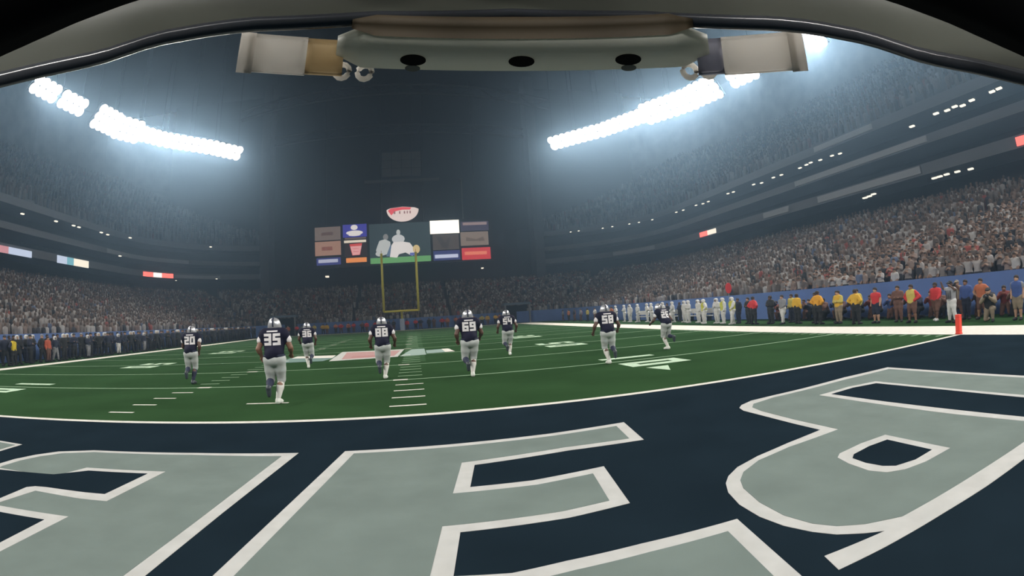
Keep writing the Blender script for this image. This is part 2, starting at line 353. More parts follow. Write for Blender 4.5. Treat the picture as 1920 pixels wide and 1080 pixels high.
GL_ = 0.9
p1 = pane('advert_panel', -20.35, -14.8, 19.05, 21.85, E('taupe', (0.155, 0.125, 0.115), GL_))
pane('print', -18.9, -16.4, 20.1, 20.75, E('taupe_dark', (0.10, 0.065, 0.06), GL_), -0.37, .03, p1)
p2 = pane('advert_panel', -20.35, -14.8, 15.85, 18.8, E('peach', (0.33, 0.20, 0.155), GL_))
pane('print', -18.9, -16.6, 16.9, 17.7, E('peach_dark', (0.22, 0.09, 0.07), GL_), -0.37, .03, p2)
p3 = pane('advert_panel', -20.1, -14.9, 13.85, 15.35, E('blue', (0.045, 0.055, 0.22), GL_))
pane('print', -19.7, -15.5, 14.35, 15.05, E('bluewhite', (0.45, 0.50, 0.68), GL_), -0.37, .03, p3)
p4 = pane('advert_panel', -14.3, -9.2, 19.4, 22.1, E('royal', (0.05, 0.05, 0.36), GL_))
def blob(par, x, z, rx, rz, m, y=-0.375):
    return MB().prism([(x + rx * math.cos(a), z + rz * math.sin(a)) for a in np.linspace(0, 2 * math.pi, 18, endpoint=False)], lambda a, b, d: (a, y - d, b), 0.03).build('print', m, par)
W1 = E('white', (0.70, 0.70, 0.72), 1.0); W2 = E('grey_white', (0.45, 0.50, 0.52), 1.0)
blob(p4, -11.85, 21.45, 0.75, 0.55, W1); blob(p4, -11.8, 20.3, 1.8, 0.5, W1, -0.38); blob(p4, -11.8, 19.85, 1.3, 0.25, W1, -0.385)
pane('advert_panel', -13.9, -9.4, 19.0, 19.3, E('brown', (0.13, 0.10, 0.09), GL_))
pane('advert_panel', -14.1, -9.4, 18.25, 18.75, E('cream', (0.72, 0.68, 0.58), 1.0))
p5 = pane('advert_panel', -14.0, -9.2, 15.35, 18.1, E('black', (0.02, 0.012, 0.012), 1.0))
MB().prism([(-12.95, 17.95), (-10.25, 18.05), (-10.75, 15.6), (-12.4, 15.55)], lambda a, b, d: (a, -0.375 - d, b), 0.03).build('print', E('red', (0.55, 0.07, 0.07), 1.0), p5)
MB().prism([(-12.8, 17.45), (-10.35, 17.5), (-10.85, 15.65), (-12.3, 15.6)], lambda a, b, d: (a, -0.41 - d, b), 0.03).build('print', E('pink', (0.72, 0.36, 0.38), 1.0), p5)
for dz in (16.3, 16.9): pane('print', -12.2, -11.0, dz, dz + .09, E('red', (0.55, 0.07, 0.07), 1.0), -0.45, .02, p5)
pane('advert_panel', -13.75, -9.4, 14.1, 15.05, E('orange', (0.75, 0.27, 0.08), 1.0))
cs = pane('video_screen', -8.7, 4.1, 13.6, 21.9, E('screen_dark', (0.030, 0.048, 0.055), 1.0))
pane('picture', -8.6, 4.05, 13.55, 14.75, E('grass', (0.12, 0.34, 0.13), 1.0), -0.37, .03, cs)
# the picture on the screen: players in white on the grass
def limb(pts, m, y): MB().prism(pts, lambda a, b, d: (a, y - d, b), 0.02).build('picture', m, cs)
def ell(x, z, rx, rz, m, y): MB().prism([(x + rx * math.cos(a), z + rz * math.sin(a)) for a in np.linspace(0, 2 * math.pi, 20, endpoint=False)], lambda a, b, d: (a, y - d, b), 0.02).build('picture', m, cs)
ell(-5.25, 19.05, 0.55, 0.65, E('hood', (0.20, 0.21, 0.22), 1), -0.38)
limb([(-7.3, 16.6), (-6.6, 18.3), (-5.4, 18.6), (-4.3, 18.0), (-4.3, 15.6), (-6.0, 15.2), (-7.4, 16.2)], W2, -0.385)
ell(-6.7, 15.6, 0.8, 0.55, W2, -0.39)
limb([(-5.3, 15.0), (-4.2, 17.6), (-3.9, 14.9)], E('mid_blue', (0.10, 0.16, 0.26), 1), -0.395)
ell(-2.55, 19.9, 0.42, 0.6, W2, -0.40)
ell(-2.6, 18.5, 1.35, 0.95, E('helm', (0.50, 0.54, 0.58), 1), -0.405)
limb([(-4.5, 14.8), (-4.1, 17.2), (-3.6, 17.9), (-1.6, 17.9), (-0.2, 17.6), (0.9, 15.9), (0.2, 14.8), (-1.2, 15.6), (-2.6, 15.3), (-3.0, 14.6)], W1, -0.41)
ell(1.1, 16.2, 0.75, 0.9, E('gold', (0.60, 0.48, 0.24), 1), -0.415)
limb([(-0.3, 14.9), (1.0, 14.9), (1.0, 15.5), (-0.3, 15.5)], E('blue2', (0.10, 0.13, 0.42), 1), -0.42)
q1 = pane('advert_panel', 4.15, 10.3, 19.25, 22.05, E('bright_white', (1.0, 0.96, 0.86), 1.6))
q2 = pane('advert_panel', 4.6, 10.1, 15.8, 19.0, E('umber', (0.065, 0.055, 0.05), 1))
limb2 = MB().prism([(5.3, 18.6), (6.4, 18.6), (7.2, 17.2), (8.0, 18.4), (8.4, 18.4), (7.7, 16.0), (6.6, 16.2)], lambda a, b, d: (a, -0.37 - d, b), 0.02).build('print', E('umber_dark', (0.038, 0.03, 0.027), 1), q2)
q3 = pane('advert_panel', 4.6, 10.2, 13.6, 15.6, E('navy', (0.035, 0.045, 0.16), 1))
pane('print', 4.9, 9.8, 14.05, 14.8, E('paleblue', (0.52, 0.60, 0.82), 1.0), -0.37, .03, q3)
q4 = pane('advert_panel', 10.7, 16.6, 19.6, 21.6, E('violet', (0.045, 0.04, 0.075), 1))
pane('print', 11.1, 16.2, 20.8, 21.4, E('mauve', (0.26, 0.20, 0.21), 1.0), -0.37, .03, q4)
q5 = pane('advert_panel', 10.5, 16.4, 16.45, 19.35, E('stone', (0.19, 0.155, 0.135), 1))
MB().prism([(11.6, 17.4), (11.7, 18.3), (12.6, 18.0), (13.8, 17.7), (15.3, 18.3), (15.6, 17.3)], lambda a, b, d: (a, -0.37 - d, b), 0.02).build('print', E('stone_dark', (0.12, 0.095, 0.08), 1), q5)
q6 = pane('advert_panel', 10.6, 16.7, 13.45, 15.95, E('scarlet', (0.55, 0.045, 0.055), 1))
pane('print', 11.2, 15.9, 14.45, 15.15, E('coral', (0.72, 0.20, 0.13), 1.0), -0.37, .03, q6)
# crest above the board
CR = thing('lit_crest', 'red and white lit crest shaped like a shallow bowl above the scoreboard', 'lit sign', (-1.5, BY - .2, 23.9))
arc = [(3.4 * math.cos(a), 1.5 * math.sin(a) * 1.7 + 0.9) for a in np.linspace(math.pi, 2 * math.pi, 21)]
MB().prism(arc + [(2.6, 1.25), (0, 1.5), (-2.6, 1.25)], lambda a, b, d: (a, d, b), 0.4).build('white_face', E('crest_white', (0.75, 0.66, 0.66), 1.0), CR)
MB().prism([(-3.1, 0.75), (-2.4, -0.3), (-1.6, 0.55), (0, 0.85), (1.6, 0.8), (1.9, 1.25), (0, 1.42), (-2.5, 1.2)], lambda a, b, d: (a, -0.04 - d, b), 0.03).build('red_top', E('crest_red', (0.75, 0.10, 0.13), 1.0), CR)
for x, w in ((-1.7, .35), (-0.6, .3), (0.4, .3), (1.0, .25), (1.6, .3)): MB().box((x, -0.1, 0.25), (w, 0.04, 0.55)).build('letter_mark', E('crest_mark', (0.30, 0.16, 0.17), 1.0), CR)
MB().tube([(-2, .3, 1.2), (-2, .3, 2.1)], 0.07, 6).build('hanger', STEEL, CR); MB().tube([(2, .3, 1.2), (2, .3, 2.1)], 0.07, 6).build('hanger', STEEL, CR)

# ------------------------------------------------------------------ helper: where a view line meets a given height / a given x
def ray(u, v):
    x = (u - 960) / FPX; y = (540 - v) / FPX; th = math.hypot(x, y); ph = math.atan2(y, x)
    return math.sin(th) * (math.cos(ph) * RT + math.sin(ph) * UP) + math.cos(th) * FW
def at_z(u, v, z): d = ray(u, v); return CAM + d * (z - CAM[2]) / d[2]
def bowl_side(off, side, y):
    """point on the swept bowl line at offset off, side +1/-1, for a given y along the side, with direction"""
    if y <= 70: return ((25 + off) if side > 0 else (-30 - off), y, 0.0)
    r = 10 + off; a = math.asin(min(0.999, (y - 70) / r))
    return ((15 + r * math.cos(a)) if side > 0 else (-20 - r * math.cos(a)), y, a * side)
# ribbon displays on the deck edges
def ribbon(u0, u1, v, z0, z1, side, segs, label, off=19.45, lit=True, tilt=None):
    """a display strip on the deck edge; segs: list of (fraction, material)"""
    zc = (z0 + z1) / 2
    def yy(u, v):                       # y along the deck where the view line meets that height
        p = at_z(u, v, zc); return p[1]
    ya, yb = sorted((yy(u0, v[0]), yy(u1, v[1])))
    ymid = (ya + yb) / 2; x, y, a = bowl_side(off, side, ymid)
    t = thing('ribbon_board', label, 'ribbon board', (x, ymid, 0), 0, 'ribbon boards on the deck edges')
    n = 14; ys = np.linspace(ya, yb, n + 1); f0 = 0
    for fr, m in segs:
        i0 = round(f0 * n); i1 = max(i0 + 1, round((f0 + fr) * n)); f0 += fr
        mb = MB()
        for i in range(i0, min(i1, n)):
            A = bowl_side(off, side, ys[i]); B = bowl_side(off, side, ys[i + 1]); s = -side
            P = lambda q, z, o: (q[0] + s * o - x, q[1] - ymid, z)
            mb.quad(P(A, z0, .0), P(B, z0, .0), P(B, z1, .0), P(A, z1, .0)); mb.quad(P(A, z0, -.14), P(A, z1, -.14), P(B, z1, -.14), P(B, z0, -.14))
            mb.quad(P(A, z1, 0), P(B, z1, 0), P(B, z1, -.14), P(A, z1, -.14)); mb.quad(P(A, z0, 0), P(A, z0, -.14), P(B, z0, -.14), P(B, z0, 0))
        mb.build('display_panel', m, t)
    return t
DIM = mat('ribbon_unlit', (0.28, 0.30, 0.33), .6)
RED = E('rib_red', (0.95, 0.12, 0.10), 2.2); RW = E('rib_white', (1.0, 0.85, 0.80), 1.6); CRM = E('rib_cream', (0.9, 0.85, 0.72), 1.2)
TEAL = E('rib_teal', (0.18, 0.45, 0.55), 1.0); PB = E('rib_pale', (0.55, 0.65, 0.85), 1.0)
ribbon(1298, 1358, (441, 432), 11.65, 12.35, 1, [(.5, CRM), (.5, RED)], 'lit ribbon board, red then cream, on the right deck edge')
ribbon(1908, 1935, (267, 258), 11.65, 12.35, 1, [(1, RED)], 'bright red ribbon board at the right picture edge')
ribbon(1100, 1230, (478, 463), 11.7, 12.4, 1, [(1, DIM)], 'unlit pale ribbon board on the right deck, farthest away')
ribbon(1430, 1480, (405, 391), 11.7, 12.4, 1, [(1, DIM)], 'short unlit ribbon board right of the red one')
ribbon(1533, 1725, (375, 318), 11.7, 12.4, 1, [(1, DIM)], 'long unlit pale ribbon board on the right lower deck edge')
ribbon(1480, 1740, (345, 260), 14.4, 15.0, 1, [(1, DIM)], 'long unlit ribbon board on the right middle deck edge')
ribbon(1540, 1650, (283, 240), 17.5, 18.1, 1, [(1, DIM)], 'unlit ribbon board on the right upper deck edge')
ribbon(-8, 55, (466, 478), 11.4, 12.2, -1, [(.3, E('rib_pink', (0.6, 0.28, 0.32), 1)), (.7, PB)], 'pale blue and pink ribbon board at the left picture edge')
ribbon(92, 180, (487, 495), 11.4, 12.4, -1, [(.25, PB), (.25, TEAL), (.5, CRM)], 'white teal and cream ribbon board on the left deck')
ribbon(300, 378, (511, 514), 11.5, 12.3, -1, [(.35, RED), (.3, RW), (.35, RED)], 'red and white lit ribbon board on the left deck')
ribbon(382, 480, (514, 516), 11.6, 12.2, -1, [(1, DIM)], 'unlit pale ribbon board right of the left red one')
ribbon(250, 480, (465, 483), 14.35, 15.0, -1, [(1, DIM)], 'long unlit ribbon board on the left middle deck edge')
# small lamps under the decks
LAMPM = E('suite_lamp', (1.0, 0.95, 0.82), 1.2)
lamp_v, lamp_f = MB().box((0, 0, 0), (0.5, 0.9, 0.22)).v, MB().box((0, 0, 0), (0.5, 0.9, 0.22)).f
lm = bpy.data.meshes.new('lens'); lm.from_pydata(lamp_v, [], lamp_f); lm.materials.append(LAMPM)
hm = bpy.data.meshes.new('housing'); b_ = MB().box((0, 0, 0.19), (0.6, 1.0, 0.16)); hm.from_pydata(b_.v, [], b_.f); hm.materials.append(STEEL)
def small_lamp(p, label, grp, s=1.0):
    t = thing('deck_lamp', label, 'lamp', tuple(p), 0, grp); t.scale = (s, s, s)
    from_mesh('lens', lm, t); from_mesh('housing', hm, t)
RLAMP = [(1070, 435), (1085, 433), (1130, 428), (1148, 425), (1180, 420), (1198, 417), (1223, 412), (1268, 398), (1281, 394), (1305, 385), (1318, 382), (1328, 378), (1365, 363), (1375, 360), (1413, 346), (1428, 343), (1450, 333), (1465, 328), (1500, 315), (1512, 309), (1520, 305), (1538, 300), (1560, 292), (1575, 288), (1710, 237), (1755, 213), (1776, 207), (1790, 200), (1805, 198), (1822, 188), (1860, 172), (1873, 166)]
for u, v in RLAMP: small_lamp(at_z(u, v, 16.4), 'small white lamp under the right upper deck, ' + ('above the far unlit ribbon board' if u < 1240 else 'above the red and cream board' if u < 1340 else 'left of the long ribbon board' if u < 1440 else 'over the long ribbon board' if u < 1600 else 'in the bright cluster by the helmet rim'), 'lamps under the right upper deck', 0.5 if u < 1700 else .62)
for u, v in [(1622, 371), (1630, 368), (1638, 364), (1752, 334), (1762, 331), (1775, 327), (1795, 322), (1820, 317)]: small_lamp(at_z(u, v, 10.9), 'small warm lamp under the right lower deck edge', 'lamps under the right lower deck', 0.6)
for u, v in [(42, 401), (105, 415), (138, 423), (148, 426), (190, 436), (202, 440), (244, 446), (395, 463)]: small_lamp(at_z(u, v, 16.2), 'small white lamp in the row under the left upper deck', 'lamps under the left upper deck', 0.6)
for u, v, s in [(225, 480, .6), (406, 523, .5), (330, 526, .4)]: small_lamp(at_z(u, v, 11.0 if v > 500 else 13.6), 'small dim lamp below the left middle deck', 'lamps below the left deck', s)
small_lamp((-18.2, 101.5, 11.6), 'small white lamp under the left end of the scoreboard', None, 1.3)
small_lamp((15.0, 101.5, 11.7), 'small white lamp under the right end of the scoreboard', None, 0.9)

# ------------------------------------------------------------------ floodlight banks
LENS = E('flood_lens', (1.0, 0.97, 0.93), LENS_GLOW); HOUS = mat('flood_housing', (0.08, 0.08, 0.09), .6)
lens_b = MB(); 
lens_b.prism([(0.74 * math.cos(a), 0.74 * math.sin(a)) for a in np.linspace(0, 2 * math.pi, 12, endpoint=False)], lambda a, b, d: (a, -0.05 - d, b), 0.06)
lens_me = bpy.data.meshes.new('lens'); lens_me.from_pydata(lens_b.v, [], lens_b.f); lens_me.materials.append(LENS)
hb = MB().tube([(0, 0.0, 0), (0, 0.35, 0), (0, 0.75, 0)], [0.66, 0.6, 0.25], 12); hous_me = bpy.data.meshes.new('housing'); hous_me.from_pydata(hb.v, [], hb.f); hous_me.materials.append(HOUS)
AIM = Vector((-3, 30, 0))
def flood_bank(p, along, rows, cols, label, group, power, light=True):
    GP_ = 1.22
    """a truss of round floodlights; along = direction of the row in plan"""
    p = Vector(p); t = thing('floodlight_bank', label, 'floodlights', p, 0, group)
    X = Vector((along[0], along[1], 0)).normalized(); inward = Vector((AIM.x - p.x, AIM.y - p.y, 0)); Yd = Vector((-X.y, X.x, 0))
    if Yd.dot(inward) > 0: Yd = -Yd                     # local +y points away from the field
    tilt = math.radians(43); ny = (Yd * math.cos(tilt) + Vector((0, 0, 1)) * math.sin(tilt)).normalized(); Z = X.cross(ny).normalized()
    if Z.z < 0: X = -X; Z = -Z
    R = Matrix((X, ny, Z)).transposed()
    t.rotation_mode = 'QUATERNION'; t.rotation_quaternion = R.to_quaternion()
    w = cols * GP_
    for r in range(rows):
        for c in range(cols):
            x = (c - (cols - 1) / 2) * GP_; z = (r - (rows - 1) / 2) * GP_
            h = from_mesh('lamp_head', hous_me, t); h.location = (x, 0, z)
            l = from_mesh('lens', lens_me, h)
    fr = MB()
    for r in range(rows + 1): fr.box((0, 0.5, (r - rows / 2) * GP_), (w, 0.12, 0.12))
    for c in range(cols + 1): fr.box(((c - cols / 2) * GP_, 0.5, 0), (0.12, 0.12, rows * GP_))
    fr.build('frame', STEEL, t)
    Ri = R.transposed()
    for c in (-w * .42, w * .42): MB().tube([tuple(Ri @ (R @ Vector((c, .5, 0)))), tuple(Ri @ (R @ Vector((c, .5, 0)) + Vector((0, 0, 23.1 - (R @ Vector((c, .5, 0))).z))))], .04, 5).build('hanger', ROOFM, t)
    if light:
        ld = bpy.data.lights.new('flood', 'AREA'); ld.shape = 'RECTANGLE'; ld.size = w; ld.size_y = rows * GP_; ld.energy = power; ld.color = (1.0, 0.99, 0.97); ld.spread = math.radians(84)
        lo = bpy.data.objects.new('flood', ld); COL.objects.link(lo); lo.parent = t; lo.location = (0, -0.25, 0); lo.rotation_euler = (math.radians(-90), 0, 0)
RP = [(45.6, 30.0), (45.344, 33.0), (44.409, 42.1), (43.06, 46.9), (42.25, 48.5), (40.19, 55.3), (36.25, 62.6), (32.4, 69.6), (29.6, 72.9), (26.7, 76.3)]
LP = [(-46.6, 38.5), (-45.95, 43.9), (-44.95, 49.4), (-44.53, 51.74), (-43.4, 58.0), (-39.3, 65.3), (-33.8, 70.9), (-28.9, 77.0)]
def along_path(P, step):
    P = np.array(P); d = np.r_[0, np.cumsum(np.linalg.norm(np.diff(P, axis=0), axis=1))]
    out = []
    for s in np.arange(step / 2, d[-1], step):
        q = np.array([np.interp(s, d, P[:, 0]), np.interp(s, d, P[:, 1])]); q2 = np.array([np.interp(s + .5, d, P[:, 0]), np.interp(s + .5, d, P[:, 1])]); q0 = np.array([np.interp(s - .5, d, P[:, 0]), np.interp(s - .5, d, P[:, 1])])
        out.append((q, q2 - q0))
    return out
def run(P, step, rows, cols, label, group, k0=1.5, k1=0.6):
    AP = along_path(P, step)
    for i, (q, d) in enumerate(AP):
        r = rows[min(i, len(rows) - 1)]
        o_ = ['nearest', 'second', 'third', 'fourth', 'fifth', 'sixth', 'seventh', 'eighth'][i] + ' '
        flood_bank((q[0], q[1], 31.5), d, r, cols, (o_ if group else '') + label, group, BANK_POWER * (k0 + (k1 - k0) * i / max(1, len(AP) - 1)))
run(RP[4:], 4.9, [3, 3, 3, 2, 2, 2, 2, 2], 4, 'blazing white floodlight bank in the long row under the right roof', 'right row of floodlights')
run([(44.409, 42.1), (43.2, 46.6)], 4.6, [2], 4, 'short white floodlight bank just above the right end of the long row', None)
run([(45.6, 29.6), (45.35, 32.4)], 2.8, [3], 2, 'single blazing floodlight bank beside the helmet rim at upper right', None, 2.6)
run(LP[3:], 4.9, [3, 3, 2, 2, 2, 2, 2, 2], 4, 'blazing white floodlight bank in the long row under the left roof', 'left row of floodlights', 1.15, .45)
run(LP[:3], 5.6, [2, 2], 4, 'white floodlight bank in the short row at far upper left', 'short left row of floodlights')
# the rows go on behind the camera on both sides
for s, x in ((1, 45.6), (-1, -47.0)):
    for y in (24, 12, 0, -12, -24):
        if s > 0 or y < 34: flood_bank((x, y, 31.5), (0, 1), 3, 4, 'floodlight bank over the %s stand beside the camera' % ('right' if s > 0 else 'left'), 'floodlights beside the camera', BANK_POWER * 1.8)
for x, y, d in ((32, -34, (-.6, 1)), (20, -40, (-.2, 1)), (-26, -40, (.2, 1)), (-38, -34, (.6, 1))):  # unseen banks added to light the helmet brow and the players' backs
    flood_bank((x, y, 31.5), (d[1], d[0] * (-1)), 3, 4, 'added floodlight bank out of view behind the camera', 'added floodlights behind the camera', BANK_POWER * 2.2)
# ================================================================== FIGURES
def capsule_field(caps, h, k=0.025, pad=0.0, clip=None):
    """distance field of a smooth union of tapered capsules on a grid"""
    A = np.array([c[0] for c in caps], float); B = np.array([c[1] for c in caps], float)
    ra = np.array([c[2] for c in caps]) + pad; rb = np.array([c[3] for c in caps]) + pad
    R = np.maximum(ra, rb)[:, None]
    lo = np.minimum(A - R, B - R).min(0) - 2 * h; hi = np.maximum(A + R, B + R).max(0) + 2 * h
    n = np.ceil((hi - lo) / h).astype(int) + 1
    ax = [(lo[i] + h * np.arange(n[i])).astype(np.float32) for i in range(3)]
    D = np.full(n, 9.0, np.float32)
    for a, b, r0, r1 in zip(A, B, ra, rb):
        m = max(r0, r1) + 0.09
        s = [slice(max(0, int((min(a[i], b[i]) - m - lo[i]) / h)), min(n[i], int((max(a[i], b[i]) + m - lo[i]) / h) + 2)) for i in range(3)]
        X = ax[0][s[0]][:, None, None] - a[0]; Y = ax[1][s[1]][None, :, None] - a[1]; Z = ax[2][s[2]][None, None, :] - a[2]
        ba = b - a; bb = float(ba @ ba) + 1e-9
        t = np.clip((X * ba[0] + Y * ba[1] + Z * ba[2]) / bb, 0, 1)
        d = np.sqrt((X - t * ba[0]) ** 2 + (Y - t * ba[1]) ** 2 + (Z - t * ba[2]) ** 2) - (r0 + (r1 - r0) * t)
        o = D[s[0], s[1], s[2]]; q = np.maximum(k - np.abs(o - d), 0) / k
        D[s[0], s[1], s[2]] = np.minimum(o, d) - q * q * k * 0.25
    if clip is not None: D = clip(D, ax[0][:, None, None], ax[1][None, :, None], ax[2][None, None, :])
    return D, lo, h
def surface_net(D, lo, h):
    S = D < 0; nx, ny, nz = D.shape
    acc = np.zeros((nx - 1, ny - 1, nz - 1, 3), np.float32); cnt = np.zeros((nx - 1, ny - 1, nz - 1), np.float32)
    C8 = [(i, j, k) for i in (0, 1) for j in (0, 1) for k in (0, 1)]
    sl = lambda c: D[c[0]:nx - 1 + c[0], c[1]:ny - 1 + c[1], c[2]:nz - 1 + c[2]]
    for c in C8:
        for ax in range(3):
            if c[ax] == 0:
                e = list(c); e[ax] = 1; a = sl(c); b = sl(e); m = (a < 0) != (b < 0)
                t = np.where(m, a / np.where(m, a - b, 1), 0)
                for q in range(3): acc[..., q] += np.where(m, c[q] + (t if q == ax else 0), 0)
                cnt += m
    act = cnt > 0; idx = np.full(act.shape, -1, np.int64); idx[act] = np.arange(act.sum())
    g = np.argwhere(act); V = (g + acc[act] / cnt[act][:, None]) * h + lo
    F = []
    for ax in range(3):
        u, v = [(1, 2), (2, 0), (0, 1)][ax]
        a = np.take(S, range(0, S.shape[ax] - 1), ax); b = np.take(S, range(1, S.shape[ax]), ax)
        for flip, m in ((False, a & ~b), (True, ~a & b)):
            E_ = np.argwhere(m); E_ = E_[(E_[:, u] > 0) & (E_[:, v] > 0)]
            if not len(E_): continue
            q = []
            for du, dv in ((0, 0), (1, 0), (1, 1), (0, 1)):
                c = E_.copy(); c[:, u] -= du; c[:, v] -= dv
                c = np.minimum(c, np.array(idx.shape) - 1); q.append(idx[c[:, 0], c[:, 1], c[:, 2]])
            q = np.stack(q, 1); q = q[(q >= 0).all(1)]
            F.append(q[:, ::-1] if flip else q)
    return V, np.concatenate(F)
def sdf_mesh(name, caps, h, k=0.025, pad=0.0, clip=None, nmat=1):
    V, F = surface_net(*capsule_field(caps, h, k, pad, clip))
    me = bpy.data.meshes.new(name); me.vertices.add(len(V)); me.vertices.foreach_set('co', V.astype(np.float32).ravel())
    me.loops.add(F.size); me.loops.foreach_set('vertex_index', F.astype(np.int32).ravel())
    me.polygons.add(len(F)); me.polygons.foreach_set('loop_start', np.arange(0, F.size, 4, dtype=np.int32))
    me.polygons.foreach_set('use_smooth', np.ones(len(F), dtype=bool))
    me.update(calc_edges=True); me.validate()
    for _ in range(nmat): me.materials.append(None)
    return me, V, F
SKIN = {}
SKIN_T = [(0.42, 0.25, 0.17), (0.20, 0.105, 0.065), (0.09, 0.045, 0.03), (0.32, 0.18, 0.11)]
def skin(i): return mat('skin_tone_%d' % i, SKIN_T[i], 0.55)
def cloth(c): return mat('cloth_%02x%02x%02x' % tuple(int(255 * q) for q in c), c, 0.85, noise=0.08, scale=6)
A3 = lambda *p: np.array(p, float)
def skeleton(hip_l, hip_r, chest, neck, head, arms, legs, build=1.0, fingers=True):
    """caps grouped by body region; arms: [(shoulder, elbow, wrist)], legs: [(hip, knee, ankle, toe)]"""
    G = {k: [] for k in ('pelvis', 'torso', 'neck', 'head', 'upper_arm', 'forearm', 'hand', 'thigh', 'shin', 'foot')}
    b = build; mid = (hip_l + hip_r) / 2; fwd = A3(0, 1, 0)
    G['pelvis'] += [(hip_l, hip_r, .115 * b, .115 * b), (mid + A3(0, -.04, .0), mid + A3(0, -.03, .08), .115 * b, .11 * b)]
    for s in (-1, 1):
        G['torso'] += [(mid + A3(s * .055, 0, .06), chest + A3(s * .075, 0, -.03), .105 * b, .125 * b)]
    sl, sr = arms[0][0], arms[1][0]
    G['torso'] += [(sl * .85 + sr * .15, sl * .15 + sr * .85, .075 * b, .075 * b), (chest + A3(0, .02, -.02), neck, .10 * b, .06 * b)]
    G['neck'] += [(neck, head + A3(0, -.01, -.05), .058 * b, .055 * b)]
    G['head'] += [(head + A3(0, .005, -.035), head + A3(0, -.01, .05), .078, .092), (head + A3(0, .075, -.06), head + A3(0, .06, -.02), .028, .05), (head + A3(0, .095, -.005), head + A3(0, .105, -.025), .012, .016)]
    for s in (-1, 1): G['head'] += [(head + A3(s * .085, -.01, .01), head + A3(s * .085, -.005, -.03), .018, .014)]
    for s, (sh, el, wr) in zip((-1, 1), arms):
        G['upper_arm'] += [(sh, sh * .5 + el * .5, .066 * b, .058 * b), (sh * .5 + el * .5, el, .058 * b, .046 * b)]
        G['forearm'] += [(el, el * .65 + wr * .35, .046 * b, .047 * b), (el * .65 + wr * .35, wr, .047 * b, .032)]
        d = wr - el; d = d / np.linalg.norm(d); pc = wr + d * .05
        G['hand'] += [(wr, pc, .030, .036)]
        if fingers:
            side = np.cross(d, A3(0, 0, 1)); side = side / (np.linalg.norm(side) + 1e-6)
            if abs(d[2]) > .9: side = A3(0, 1, 0)
            curl = np.cross(side, d)
            if curl[1] > 0 and abs(d[2]) < .9: curl = -curl
            if abs(d[2]) > .9: curl = A3(-s, 0, 0)
            for j, L in enumerate((.052, .060, .056, .044)):
                r0 = pc + d * .025 + side * (j - 1.5) * .021; r1 = r0 + d * L * .7 + curl * .008; r2 = r1 + d * L * .35 + curl * .028
                G['hand'] += [(r0, r1, .0115, .0105), (r1, r2, .0105, .0095)]
            t0 = wr + d * .03 + side * (-.034); t1 = t0 + d * .035 + side * (-.02) + curl * .012; G['hand'] += [(t0, t1, .0125, .0115), (t1, t1 + d * .03 + curl * .012, .0115, .010)]
    for s, (hp, kn, an, to) in zip((-1, 1), legs):
        G['thigh'] += [(hp, hp * .5 + kn * .5, .105 * b, .090 * b), (hp * .5 + kn * .5, kn, .090 * b, .063 * b)]
        G['shin'] += [(kn, kn * .68 + an * .32 + A3(0, -.012, 0), .060 * b, .061 * b), (kn * .68 + an * .32 + A3(0, -.012, 0), an, .061 * b, .040)]
        heel = an + A3(0, -.035, -.04) if abs(an[2] - .09) < .06 else an + (an - kn) / np.linalg.norm(an - kn) * .035
        G['foot'] += [(an, heel, .040, .040), (heel, to, .042, .036), (an, to * .6 + an * .4, .040, .038)]
    return G
def flat(G, keys): return [c for k in keys for c in G[k]]
ALLK = ('pelvis', 'torso', 'neck', 'head', 'upper_arm', 'forearm', 'hand', 'thigh', 'shin', 'foot')

